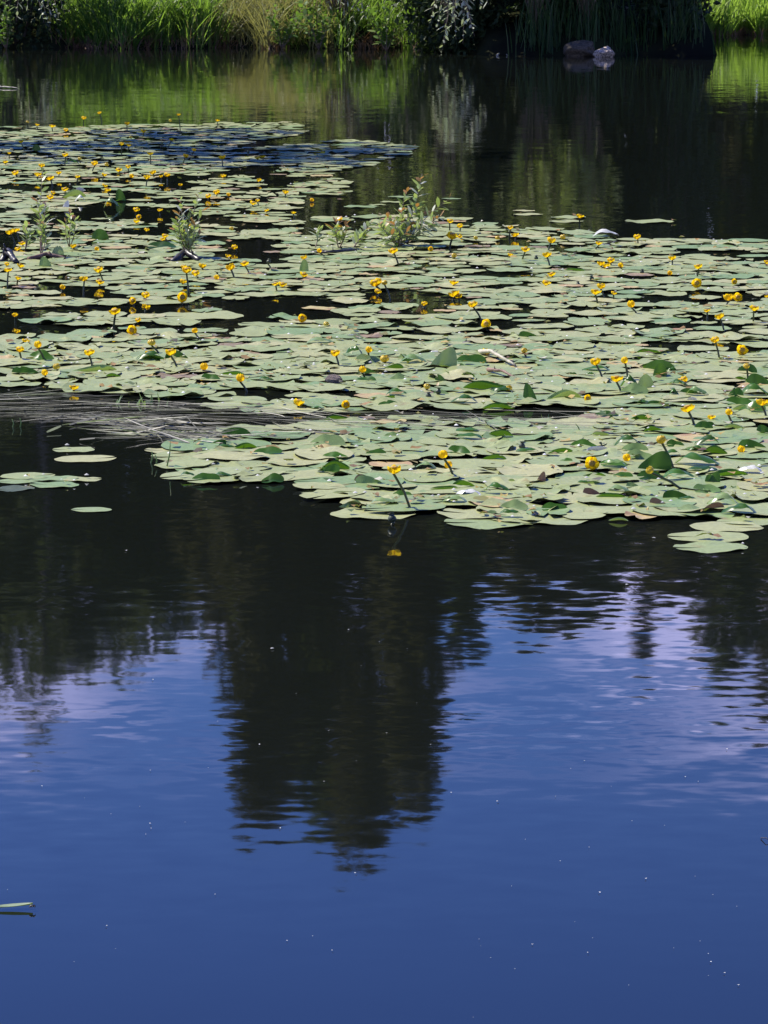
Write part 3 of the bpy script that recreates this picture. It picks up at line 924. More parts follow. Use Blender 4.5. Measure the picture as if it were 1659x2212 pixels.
# ------------------------------------------------------------------ lily pads
def pad_mesh(name, seed, m, asp=0.82, wave=0.012, bites=0, rings=4, seg=34, cup=0.0, fold=None, lift=0.0):
    """unit leaf (length 1) lying in XY, stalk at the notch; returns mesh"""
    g = random.Random(seed)
    ph = [g.uniform(0, 6.28) for _ in range(4)]
    dl = g.uniform(0.06, 0.22)
    vs, uvs, fs = [], [], []
    bt = [(g.uniform(-2.4, 2.4), g.uniform(0.06, 0.16), g.uniform(0.1, 0.35)) for _ in range(bites)]
    lifts = [(g.uniform(-3, 3), lift * g.uniform(0.5, 1.3), g.uniform(0.2, 0.5)) for _ in range(2)] if lift else []
    for i in range(rings + 1):
        for k in range(seg + 1):
            th = -math.pi + dl + (2 * math.pi - 2 * dl) * k / seg
            # oval outline seen from the stalk point at (-0.16, 0)
            ex, ey = 0.5 * math.cos(th), 0.5 * asp * math.sin(th)
            if abs(th) > 2.2:                                # lobes beside the notch swing back
                q = (abs(th) - 2.2) / (math.pi - 2.2)
                ex -= 0.03 * q
                ey *= (1 - 0.1 * q)
            rr = 1.0
            rr += 0.016 * math.sin(3 * th + ph[0]) + 0.006 * math.sin(7 * th + ph[1]) + 0.003 * math.sin(13 * th + ph[2])
            for (bt_, bw, bd) in bt:
                if abs(th - bt_) < bw:
                    rr *= 1 - bd * math.cos((th - bt_) / bw * math.pi / 2)
            q = i / rings
            sx_, sy_ = -0.14, 0.0
            x = sx_ + (ex * rr - sx_) * q
            y = sy_ + (ey * rr - sy_) * q
            z = wave * q ** 3 * (math.sin(3 * th + ph[3]) + 0.7 * math.sin(5 * th + ph[0]) + 0.5 * math.sin(9 * th + ph[1])) + 0.006 * q ** 6
            for (lt_, lh_, lw_) in lifts:
                dd = math.atan2(math.sin(th - lt_), math.cos(th - lt_)) / lw_
                z += lh_ * math.exp(-dd * dd) * max(0, q - 0.35) ** 1.6 * 2
            z += cup * (y * y * 4 + x * x * 1.2)
            vs.append([x, y, z])
            uvs.append((th / (2 * math.pi) + 0.5, q))
    n = seg + 1
    for i in range(rings):
        for k in range(seg):
            a = i * n + k
            if i == 0:
                fs.append((a, a + n, a + n + 1))
            else:
                fs.append((a, a + n, a + n + 1, a + 1))
    if fold:
        vs = [fold(*q) for q in vs]
    return vs, fs, uvs


def to_mesh(name, vs, fs, uvs, m):
    me = bpy.data.meshes.new(name)
    me.from_pydata([tuple(q) for q in vs], [], fs)
    me.materials.append(m)
    uvl = me.uv_layers.new(name='UVMap')
    li = np.zeros(len(me.loops), np.int32)
    me.loops.foreach_get('vertex_index', li)
    uvl.data.foreach_set('uv', np.array(uvs, np.float32)[li].ravel())
    me.polygons.foreach_set('use_smooth', np.ones(len(me.polygons), bool))
    me.update()
    return me


PROTO = []
for k in range(10):
    PROTO.append(pad_mesh('pad', 100 + k, None, asp=rng.uniform(0.74, 0.88), wave=rng.uniform(0.002, 0.010), bites=[0, 0, 0, 1, 0, 0, 2, 0, 1, 3][k]))
for k in range(6):
    PROTO.append(pad_mesh('pad', 140 + k, None, asp=rng.uniform(0.74, 0.9), wave=rng.uniform(0.006, 0.014), bites=[0, 1, 0, 0, 2, 0][k], lift=[0.014, 0.022, 0.03, 0.018, 0.04, 0.055][k]))
PMESH = {}


def pad_data(k, mk):
    if (k, mk) not in PMESH:
        PMESH[(k, mk)] = to_mesh('lily_pad', *PROTO[k], M[mk])
    return PMESH[(k, mk)]


def inside(poly, u, v):
    c = False
    j = len(poly) - 1
    for i in range(len(poly)):
        (x1, y1), (x2, y2) = poly[i], poly[j]
        if (y1 > v) != (y2 > v) and u < (x2 - x1) * (v - y1) / (y2 - y1) + x1:
            c = not c
        j = i
    return c


FIELD = [(-1900, 256), (640, 262), (650, 292), (905, 318), (815, 352), (700, 372), (755, 405), (715, 440), (800, 468), (980, 470), (1120, 492), (1240, 502), (1330, 514), (1500, 520), (1700, 522), (2080, 532), (2600, 528), (3400, 545),
         (3300, 900), (2700, 1090), (2080, 1140), (1660, 1128), (1480, 1118), (1250, 1122), (1100, 1128), (985, 1118), (985, 1098), (890, 1092), (870, 1108), (735, 1108), (735, 1085), (620, 1046), (420, 1042), (375, 1022), (345, 980), (440, 955), (560, 925), (800, 905), (1100, 915), (1290, 902), (1290, 880), (1000, 880), (700, 893), (500, 888), (440, 862), (230, 850), (120, 835), (-420, 832), (-1900, 836)]
HOLES = [[(235, 664), (350, 656), (520, 648), (640, 640), (735, 652), (745, 690), (640, 705), (600, 712), (380, 716), (240, 708)],
         [(640, 425), (760, 415), (800, 460), (800, 500), (720, 520), (640, 500), (615, 460)],
         [(455, 520), (600, 520), (640, 560), (560, 580), (455, 560)],
         [(850, 637), (1020, 640), (1020, 668), (900, 668)],
         [(1010, 690), (1110, 690), (1200, 706), (1060, 716), (1000, 712)],
         [(1350, 640), (1640, 628), (1659, 650), (1560, 662), (1380, 660)],
         [(0, 700), (110, 700), (240, 705), (235, 722), (60, 722)],
         [(480, 845), (560, 838), (760, 848), (740, 866), (560, 866), (480, 860)],
         [(60, 600), (260, 632), (300, 648), (150, 648)],
         [(1340, 738), (1659, 745), (1659, 765), (1500, 770)],
         [(230, 412), (480, 430), (500, 452), (260, 442)],
         [(1110, 1090), (1290, 1086), (1270, 1100), (1130, 1102)],
         [(20, 460), (150, 458), (230, 478), (60, 486)],
         [(1450, 536), (1659, 545), (1659, 560), (1470, 556)]]


def vnoise(x, y, seed):
    def h(i, j):
        return (math.sin(i * 127.1 + j * 311.7 + seed * 74.7) * 43758.5453) % 1.0
    i, j = math.floor(x), math.floor(y)
    fx, fy = x - i, y - j
    fx, fy = fx * fx * (3 - 2 * fx), fy * fy * (3 - 2 * fy)
    return (h(i, j) * (1 - fx) + h(i + 1, j) * fx) * (1 - fy) + (h(i, j + 1) * (1 - fx) + h(i + 1, j + 1) * fx) * fy


pads = []      # (x, y, z, length, rot, tiltx, tilty, proto, mat)
cells = {}


def near_ok(x, y, dmin):
    ci, cj = int(x // 0.3), int(y // 0.3)
    for i in range(ci - 1, ci + 2):
        for j in range(cj - 1, cj + 2):
            for (px, py) in cells.get((i, j), ()):
                if (px - x) ** 2 + (py - y) ** 2 < dmin * dmin:
                    return False
    return True


def put_pad(x, y, L, mk=None, rot=None, z=None, proto=None, tilt=1.0):
    cells.setdefault((int(x // 0.3), int(y // 0.3)), []).append((x, y))
    r = rng.random()
    if mk is None:
        mk = 'pad' if r > 0.07 else ('pad_yellow' if r > 0.022 else 'pad_brown')
    if mk == 'pad_brown' or mk == 'pad_yellow':
        L *= rng.uniform(0.4, 0.8)
    pads.append((x, y, 0.003 + rng.random() * 0.010 * min(1, 15 / y) if z is None else z, L, rng.uniform(0, 6.283) if rot is None else rot,
                 rng.gauss(0, R(1.1)) * tilt * min(1, 14 / y) ** 2, rng.gauss(0, R(1.1)) * tilt * min(1, 14 / y) ** 2, (rng.randrange(10) if rng.random() > (0.5 if y < 18 else 0.12) else rng.randrange(10, 16)) if proto is None else proto, mk))


# pads that lie free of the mat: (u, v, width px)
for (u, v, wpx) in [(160, 973, 84), (184, 993, 126), (58, 1030, 112), (38, 1041, 88), (118, 1035, 96), (118, 1049, 100), (178, 1037, 78), (198, 1103, 82),
                    (1532, 1162, 162), (1536, 1184, 152), (1568, 1140, 148), (1620, 1128, 130), (370, 975, 108), (425, 986, 180), (1403, 479, 98), (1228, 470, 72), (1222, 479, 70),
                    (1132, 456, 44), (1140, 464, 60), (865, 426, 50), (846, 437, 46), (815, 443, 34), (780, 447, 70), (700, 401, 90), (725, 415, 72), (670, 414, 100),
                    (430, 684, 182), (566, 702, 96), (805, 1112, 172), (1035, 1112, 172), (1060, 1130, 186), (1190, 1125, 150), (975, 430, 40), (620, 348, 90), (780, 351, 66), (860, 321, 80), (760, 325, 80),
                    (1420, 524, 92), (1370, 518, 74), (1560, 523, 100), (1640, 527, 100), (330, 1000, 10)]:
    if wpx < 20:
        continue
    P = at(u, v)
    put_pad(P.x, P.y, wpx / ppm(v) / 0.93, mk='pad', rot=rng.choice([0, math.pi]) + rng.uniform(-0.5, 0.5), z=0.003, proto=rng.choice([0, 1, 2, 4, 5, 7]), tilt=0.3)
P = at(28, 1056)
put_pad(P.x, P.y, 0.15, mk='pad_olive', rot=0.4, z=0.001, proto=2, tilt=0.2)
n_try = 0
while n_try < 130000:
    n_try += 1
    y = rng.uniform(11.4, 36.2)
    x = rng.uniform(-1, 1) * (0.15 * y + 2.2)
    if x < -7.0 + 0.02 * (y - 20):
        continue
    u, v, _ = proj(x, y)
    if not inside(FIELD, u, v):
        continue
    hole = any(inside(h, u, v) for h in HOLES)
    if hole and rng.random() < 0.985:
        continue
    if v < 262 + 18 * vnoise(x, 3, 9):
        continue
    nz_ = 0.62 * vnoise(x * 1.1 + 40, y * 0.9, 3) + 0.38 * vnoise(x * 2.7, y * 2.2 + 9, 5)
    thr = 0.39 if v < 365 else (0.36 if v < 470 else (0.33 if v < 640 else (0.28 if v < 730 else 0.06)))
    if nz_ < thr:
        continue
    L = rng.uniform(0.19, 0.29) if rng.random() > 0.14 else rng.uniform(0.12, 0.2)
    dm = 0.112 if v > 730 else (0.148 if v > 480 else 0.16)
    if not near_ok(x, y, dm):
        continue
    put_pad(x, y, L)

# order by how large each shows in the frame
def shown(q):
    u, v, d = proj(q[0], q[1])
    hwp = q[3] * 0.5 * FOC / d
    if u < -hwp * 0.3 or u > 1659 + hwp * 0.3:
        return 0
    return (q[3] / d) ** 2 * (CAMH / d)


pads.sort(key=shown, reverse=True)
N_IND = 300
PADOBJ = []
for q in pads[:N_IND]:
    o = link('lily_pad', pad_data(q[7], q[8]))
    o.location = q[:3]
    o.scale = (q[3],) * 3
    o.rotation_euler = (q[5], q[6], q[4])
    PADOBJ.append((o, q))
VV, FF, UU, MI = [], [], [], []
nb = 0
mats_ = ['pad', 'pad_yellow', 'pad_brown', 'pad_olive']
for q in pads[N_IND:]:
    vs, fs, uv_ = PROTO[q[7]]
    mt = Matrix.LocRotScale(Vector(q[:3]), Euler((q[5], q[6], q[4])), Vector((q[3],) * 3))
    A = np.array(mt)
    V = np.array(vs) @ A[:3, :3].T + A[:3, 3]
    VV.append(V)
    FF += [tuple(i + nb for i in f) for f in fs]
    MI += [mats_.index(q[8])] * len(fs)
    UU += uv_
    nb += len(vs)
me = to_mesh('lily_pad_mat', np.concatenate(VV).tolist(), FF, UU, M['pad'])
for k in mats_[1:]:
    me.materials.append(M[k])
me.polygons.foreach_set('material_index', np.array(MI, np.int32))
tag(link('lily_pad_mat', me), 'countless smaller grey-green lily pads spread over the back of the pond', 'lily pads', kind='stuff')

# ------------------------------------------------------------------ raised, curled and withered lily leaves
def curled(kind, label, u, v, wpx, hpx, mk, seed, flip=1):
    """v is the row of the leaf's foot on the water"""
    g = random.Random(seed)
    k = ppm(v)
    W, H = wpx / k, hpx / k
    P = at(u, v)
    if kind == 'wedge':          # one half stands up out of the water, seen face on
        sk = g.uniform(-0.5, 0.5)
        ua = R(g.uniform(60, 82))

        def fold(x, y, z):
            if y > 0:
                w_ = y * (1 + sk * 2 * x)
                return [x + sk * y * 0.5, w_ * math.cos(ua) + 0.10 * x * x + 0.03 * math.sin(x * 9), w_ * math.sin(ua) + 0.05 * max(0, x * sk * 2)]
            return [x, y * 0.8, abs(y) * 0.10 + 0.015 * math.sin(7 * x + seed)]
        sc = (W, W * 0.9, H / 0.42)
    elif kind == 'roll':         # edges curled up like a trough
        def fold(x, y, z):
            a = y * 3.6
            return [x, math.sin(a) * 0.28, (1 - math.cos(a)) * 0.30 + 0.05 * math.sin(x * 6 + seed)]
        sc = (W, W * 0.55, H / 0.42)
    elif kind == 'dome':         # arched, its back towards the sky
        def fold(x, y, z):
            return [x, y, 0.42 * (1 - 3.4 * x * x) * (1 - 2.2 * y * y) + 0.05 * math.sin(7 * x + seed) + 0.03 * math.sin(15 * x + 9 * y + seed) + 0.16 * x * y * (1 if seed % 2 else -1)]
        sc = (W, W * 0.6, H / 0.44)
    else:                        # flap: the far edge lifted
        def fold(x, y, z):
            q = max(0.0, y * flip + 0.25)
            return [x + 0.12 * y * math.sin(seed), y, 0.75 * q ** 1.4 * (1 + 0.9 * x * math.sin(seed * 2.3)) + 0.05 * math.sin(5 * x + seed) + 0.025 * math.sin(13 * x + seed)]
        sc = (W, W * 0.6, H / 0.45)
    vs, fs, uv_ = pad_mesh('c', 500 + seed, None, asp=0.8, wave=0.02, bites=g.choice([0, 0, 1]), fold=None)
    vs = [fold(*q) for q in vs]
    o = link('curled_lily_leaf', to_mesh('curled_lily_leaf', vs, fs, uv_, M[mk]))
    o.location = (P.x, P.y, 0.006)
    o.scale = sc
    o.rotation_euler = (0, 0, g.uniform(-0.35, 0.35))
    return o


def crop(ox, oy):
    return lambda x, y: (ox + x / 3, oy + y / 3)


K4, K5, K6, K7, K8 = crop(0, 230.4), crop(553, 291), crop(1106, 412.3), crop(0, 485), crop(553, 545.7)
D1, D2, D3, D4 = crop(1106, 697.3), crop(0, 788), crop(553, 849), crop(1106, 909.5)
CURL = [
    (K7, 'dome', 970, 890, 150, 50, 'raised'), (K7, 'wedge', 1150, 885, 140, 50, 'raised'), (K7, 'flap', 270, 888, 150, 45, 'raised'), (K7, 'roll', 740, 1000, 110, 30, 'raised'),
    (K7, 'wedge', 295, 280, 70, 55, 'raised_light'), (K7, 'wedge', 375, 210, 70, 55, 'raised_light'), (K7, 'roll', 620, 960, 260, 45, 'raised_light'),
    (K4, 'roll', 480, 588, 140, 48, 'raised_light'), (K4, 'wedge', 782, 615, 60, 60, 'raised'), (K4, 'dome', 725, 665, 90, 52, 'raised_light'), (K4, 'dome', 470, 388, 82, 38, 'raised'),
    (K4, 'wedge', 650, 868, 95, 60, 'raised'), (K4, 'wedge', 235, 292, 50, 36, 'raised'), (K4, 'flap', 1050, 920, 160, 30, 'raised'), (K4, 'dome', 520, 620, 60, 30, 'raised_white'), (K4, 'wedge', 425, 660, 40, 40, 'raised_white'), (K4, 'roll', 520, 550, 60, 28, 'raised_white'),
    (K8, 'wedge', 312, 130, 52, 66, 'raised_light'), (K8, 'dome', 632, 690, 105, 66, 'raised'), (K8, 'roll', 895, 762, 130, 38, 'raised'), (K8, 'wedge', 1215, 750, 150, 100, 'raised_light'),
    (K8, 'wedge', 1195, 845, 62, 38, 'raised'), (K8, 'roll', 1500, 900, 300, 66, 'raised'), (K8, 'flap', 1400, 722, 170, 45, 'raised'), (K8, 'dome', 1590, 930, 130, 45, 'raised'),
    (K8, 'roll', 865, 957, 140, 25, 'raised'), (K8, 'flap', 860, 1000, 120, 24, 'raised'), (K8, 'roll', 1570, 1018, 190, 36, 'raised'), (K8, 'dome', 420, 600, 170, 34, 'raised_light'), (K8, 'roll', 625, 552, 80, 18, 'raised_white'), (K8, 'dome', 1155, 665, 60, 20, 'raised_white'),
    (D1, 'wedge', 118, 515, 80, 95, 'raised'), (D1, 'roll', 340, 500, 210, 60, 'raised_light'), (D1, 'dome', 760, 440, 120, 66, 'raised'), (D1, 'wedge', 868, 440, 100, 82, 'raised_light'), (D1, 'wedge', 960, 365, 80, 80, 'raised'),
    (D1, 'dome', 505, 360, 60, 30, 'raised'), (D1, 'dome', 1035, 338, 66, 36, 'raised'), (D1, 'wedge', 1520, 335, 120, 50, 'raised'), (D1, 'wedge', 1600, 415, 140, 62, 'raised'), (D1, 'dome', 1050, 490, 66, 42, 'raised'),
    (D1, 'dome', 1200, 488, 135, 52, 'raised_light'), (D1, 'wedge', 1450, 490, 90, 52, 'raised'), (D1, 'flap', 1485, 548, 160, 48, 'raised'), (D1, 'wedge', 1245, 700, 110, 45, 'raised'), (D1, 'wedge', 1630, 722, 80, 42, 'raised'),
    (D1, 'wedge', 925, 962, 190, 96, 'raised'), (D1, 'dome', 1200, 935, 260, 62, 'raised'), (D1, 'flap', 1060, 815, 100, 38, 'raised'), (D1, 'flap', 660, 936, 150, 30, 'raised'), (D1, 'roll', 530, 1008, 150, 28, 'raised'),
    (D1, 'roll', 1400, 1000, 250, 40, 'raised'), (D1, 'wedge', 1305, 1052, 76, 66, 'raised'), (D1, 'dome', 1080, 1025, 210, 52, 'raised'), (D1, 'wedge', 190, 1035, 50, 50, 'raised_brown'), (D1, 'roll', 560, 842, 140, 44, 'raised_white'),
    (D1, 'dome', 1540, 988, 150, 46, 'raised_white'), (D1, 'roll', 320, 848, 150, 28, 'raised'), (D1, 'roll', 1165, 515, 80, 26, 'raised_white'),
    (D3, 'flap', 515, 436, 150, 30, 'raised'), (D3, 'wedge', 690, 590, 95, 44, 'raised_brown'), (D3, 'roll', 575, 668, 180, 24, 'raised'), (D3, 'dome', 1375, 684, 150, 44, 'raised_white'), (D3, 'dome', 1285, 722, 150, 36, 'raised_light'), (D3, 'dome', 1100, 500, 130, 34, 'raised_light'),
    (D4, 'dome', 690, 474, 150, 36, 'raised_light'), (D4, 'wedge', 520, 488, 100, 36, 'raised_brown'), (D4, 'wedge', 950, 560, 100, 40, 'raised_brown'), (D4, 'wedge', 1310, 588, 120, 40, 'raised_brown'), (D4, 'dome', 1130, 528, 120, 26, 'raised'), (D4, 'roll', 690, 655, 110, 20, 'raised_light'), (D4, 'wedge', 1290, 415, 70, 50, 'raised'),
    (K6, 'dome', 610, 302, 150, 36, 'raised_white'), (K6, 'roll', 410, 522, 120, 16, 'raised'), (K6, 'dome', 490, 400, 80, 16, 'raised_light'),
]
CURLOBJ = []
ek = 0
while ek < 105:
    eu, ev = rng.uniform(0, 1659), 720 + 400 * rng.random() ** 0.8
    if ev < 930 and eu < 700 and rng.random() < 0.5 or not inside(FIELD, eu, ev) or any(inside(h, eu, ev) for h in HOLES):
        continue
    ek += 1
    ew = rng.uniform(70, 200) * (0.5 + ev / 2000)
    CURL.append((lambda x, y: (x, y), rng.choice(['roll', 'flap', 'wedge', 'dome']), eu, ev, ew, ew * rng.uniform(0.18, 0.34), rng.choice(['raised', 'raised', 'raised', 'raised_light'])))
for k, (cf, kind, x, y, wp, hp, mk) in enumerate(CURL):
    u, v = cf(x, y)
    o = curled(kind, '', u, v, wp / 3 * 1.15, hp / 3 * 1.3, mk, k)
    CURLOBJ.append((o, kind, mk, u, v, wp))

# ------------------------------------------------------------------ yellow flowers
def sepal_cup(name, seed, thmax, flare, nsep=5, m='petal', squash=0.85):
    """unit diameter blossom, base at origin, opening along +Z"""
    g = random.Random(seed)
    mb = MB()
    for k in range(nsep):
        az0 = 2 * math.pi * k / nsep + g.uniform(-0.12, 0.12)
        off = 0.03 * (k % 2) + g.uniform(-0.015, 0.015)
        tm = thmax * g.uniform(0.9, 1.08)
        vs, fs = [], []
        ns, nt_ = 8, 6
        for i in range(ns + 1):
            s = i / ns
            th = tm * s
            half = 0.88 * (1 - 0.55 * s ** 5) * (0.35 + 0.65 * min(1, s * 2.2))
            for j in range(nt_ + 1):
                q = -1 + 2 * j / nt_
                az = az0 + q * half
                rad = (0.5 - off) * (1 + flare * s * s)
                edge = 1 - 0.10 * (q * q) * s
                rr = rad * math.sin(th) * edge + 0.02
                zz = 0.5 * squash * (1 - math.cos(th)) * edge + 0.02 * math.sin(q * 4 + k) * s
                vs.append((rr * math.cos(az), rr * math.sin(az), zz))
        n = nt_ + 1
        for i in range(ns):
            for j in range(nt_):
                a = i * n + j
                fs.append((a, a + 1, a + n + 1, a + n))
        mb.add(vs, fs)
    return mb.mesh(name, M[m])


BLOSSOM = {'O': [sepal_cup('blossom', 1, R(112), 0.12), sepal_cup('blossom', 2, R(100), 0.22), sepal_cup('blossom', 3, R(120), 0.05, nsep=6)],
           'B': [sepal_cup('blossom', 4, R(158), 0.0, squash=0.95), sepal_cup('blossom', 5, R(150), 0.0, m='petal_bud')],
           'S': []}
mb = MB()
pf = [(0.0, 0.0), (0.10, 0.30), (0.30, 0.44), (0.55, 0.40), (0.75, 0.24), (0.86, 0.18), (0.92, 0.30), (1.0, 0.32), (0.98, 0.0)]
vs = [(r_ * math.cos(a * math.pi / 6), r_ * math.sin(a * math.pi / 6), z_) for z_, r_ in pf for a in range(12)]
fs = [(i * 12 + k, i * 12 + (k + 1) % 12, (i + 1) * 12 + (k + 1) % 12, (i + 1) * 12 + k) for i in range(len(pf) - 1) for k in range(12)]
mb.add(vs, fs)
BLOSSOM['S'].append(mb.mesh('capsule', M['capsule']))
mb = MB()
pf = [(0.05, 0.0), (0.08, 0.16), (0.35, 0.20), (0.46, 0.17), (0.50, 0.26), (0.55, 0.27), (0.55, 0.10), (0.52, 0.0)]
vs = [(r_ * math.cos(a * math.pi / 8) * (1 + 0.08 * (a % 2) * (r_ > 0.22)), r_ * math.sin(a * math.pi / 8) * (1 + 0.08 * (a % 2) * (r_ > 0.22)), z_) for z_, r_ in pf for a in range(16)]
fs = [(i * 16 + k, i * 16 + (k + 1) % 16, (i + 1) * 16 + (k + 1) % 16, (i + 1) * 16 + k) for i in range(len(pf) - 1) for k in range(16)]
mb.add(vs, fs)
STIGMA = mb.mesh('stigma', M['stigma'])

# (x, y, size[, stem foot x, y][, type]) in 3x pixels of a crop; type: O open, B bud, S seed capsule, F facing the viewer
FL = {
 'K4': [(178,98,16,182,150,'B'),(241,115,22,243,150),(339,122,32,341,165),(427,150,26),(543,72,28,541,115),(644,38,22,660,100),(824,107,30,824,165),(930,155,28,929,195),(1104,90,18,1104,112,'B'),(1158,50,20,1170,180),(1410,87,22,1412,130),(136,224,26,160,295),(60,299,20,60,345),(836,248,24,825,305),(848,197,18,848,215,'B'),(789,240,26,787,325),(1111,210,26,1087,275),(1258,278,26,1240,322),(1047,258,14,'S'),(1204,317,32,1187,370),(422,310,34,420,388),(516,336,22,522,372,'B'),(974,301,32,977,375),(1438,325,38,1443,390),(1609,290,16,1606,320,'S'),(35,355,28,35,378),(270,378,36,272,420),(613,365,38,598,420),(691,375,26,691,402,'B'),(770,407,34),(830,388,28,836,435),(99,427,40,115,462),(245,436,38,243,480),(325,460,42,340,515),(381,427,30,380,465),(502,450,28,500,508),(676,440,30,660,490),(853,450,26,855,485,'B'),(990,423,38,1000,462),(953,455,38,946,525),(1083,440,36,1085,490),(1043,450,24,1045,480),(1447,446,30,1447,474),(420,534,34,420,575),(697,535,36,712,582),(680,510,30),(325,585,36),(883,665,36,880,700),(900,715,30,'F'),(885,740,34),(1036,667,28,1036,700),(1403,553,38,1403,592),(1350,577,34),(1480,570,22,'B'),(1641,622,34,1636,655),(1170,505,24,1168,530),(950,796,28,955,835),(1070,835,34,1083,880),(1055,856,28,1058,888),(1520,910,36,1535,940),(105,797,40,125,880),(65,808,50,95,885),(145,882,38,150,912),(115,920,34),(475,902,36),(627,922,26,'B'),(345,558,26),(1222,762,34),(1500,790,20,'B')],
 'K5': [(20,293,28,20,320),(10,425,24,17,470),(192,370,34,190,415),(243,503,26,250,555),(362,424,18,'B'),(68,488,26),(540,542,36,540,572),(1258,557,34,1255,630),(1322,589,36,1322,635),(1272,652,60,1253,738),(1320,658,26),(1648,600,30,1640,670),(1424,668,22,1424,692,'B'),(1565,667,24,'B'),(411,752,26,450,798,'B'),(310,792,38),(890,748,52,925,850),(1132,740,30,'F'),(1285,785,32,'B'),(1648,775,30),(83,820,20,103,880,'S'),(310,903,40),(43,140,26,48,170),(10,148,26)],
 'K6': [(441,160,40,437,235),(20,283,38,22,315),(256,318,50,235,390),(330,299,34,'B'),(563,337,34,535,390),(811,297,42,817,345),(87,375,46,65,455),(227,411,50,245,490),(157,432,24,'S'),(640,448,42,643,488),(577,468,42),(610,480,42),(704,483,32,'B'),(1038,431,44,1040,490),(1206,488,44,1200,560),(1022,535,28,'B'),(257,538,40),(222,593,46),(578,614,50,600,705),(543,650,54,555,735),(661,660,32,658,715),(1198,598,54,'F'),(1405,687,60,1385,745),(1463,690,46,'F'),(1440,588,34,'F'),(772,737,46,810,800,'B'),(1263,772,34,1265,850),(1345,810,54,1375,910),(1570,757,50,1563,858),(1650,460,30),(1653,678,24),(843,522,16,843,545,'S'),(516,562,18,530,595,'S'),(428,604,18,'S')],
 'K7': [(52,290,42,47,415),(135,263,40),(118,345,34,108,410),(543,348,48,540,455),(640,290,48,668,370),(648,370,44),(405,408,32,'B'),(944,456,48,925,490),(860,493,40,'F'),(947,527,44),(743,560,60,737,665),(855,683,54,'F'),(895,617,34),(1210,293,54,1222,445),(1190,270,30),(1268,315,44,1290,355),(1312,265,44),(1187,367,40),(1180,472,58,'F'),(1493,275,54,1520,355),(1585,250,46,1615,318),(1403,343,32,'B'),(1480,200,34),(98,585,34,98,635),(112,690,36),(168,752,40),(245,782,44,290,888,'B'),(129,808,46,140,888),(577,825,58,600,930),(367,923,44,'B'),(290,963,38,293,992,'B'),(480,1052,50),(983,765,48,1040,850,'B'),(968,825,50),(1105,823,60,1150,935),(1262,689,34,1295,758,'B'),(1322,925,46,'B'),(1558,1000,50,1600,1085,'B'),(45,255,28)],
 'K8': [(125,200,34,135,255),(172,205,40),(775,190,70,805,250),(833,195,36,870,305,'B'),(1282,190,46),(1283,262,60),(1312,280,40),(790,250,40),(1405,332,54,1465,450),(1492,462,54,'F'),(300,425,50,'F'),(1090,330,36),(455,464,24,'B'),(515,650,54,540,750),(730,632,40,735,715,'B'),(833,688,56,'B'),(690,760,42,708,820,'B'),(1490,640,50),(1108,867,40,'B'),(1182,895,40,1205,935,'S'),(1118,925,34,'S'),(278,968,60),(580,985,50,'F'),(1640,880,40,'B')],
 'D1': [(80,180,34,95,235,'B'),(541,250,60,590,370),(730,247,42,752,375,'B'),(678,357,64,710,460),(1105,368,60,1130,402),(1316,108,50,1345,240),(1490,178,58,'F'),(1520,280,38,1530,380,'B'),(1138,548,76,1185,675),(1622,510,66,1650,615),(1292,607,44),(1405,580,42,1432,680,'B'),(490,490,40,'F'),(968,760,60,1050,955,'B'),(518,912,72,545,955,'F'),(745,878,44,'B'),(895,957,40,1110,1088,'B'),(1485,822,36,'B'),(65,795,28,75,832,'S')],
 'D3': [(895,493,74,1003,760),(1213,400,56,1283,547,'B'),(1247,470,46,'B'),(880,808,60,'S')],
}
FLOW = []
ck = dict(K4=K4, K5=K5, K6=K6, K7=K7, K8=K8, D1=D1, D3=D3)
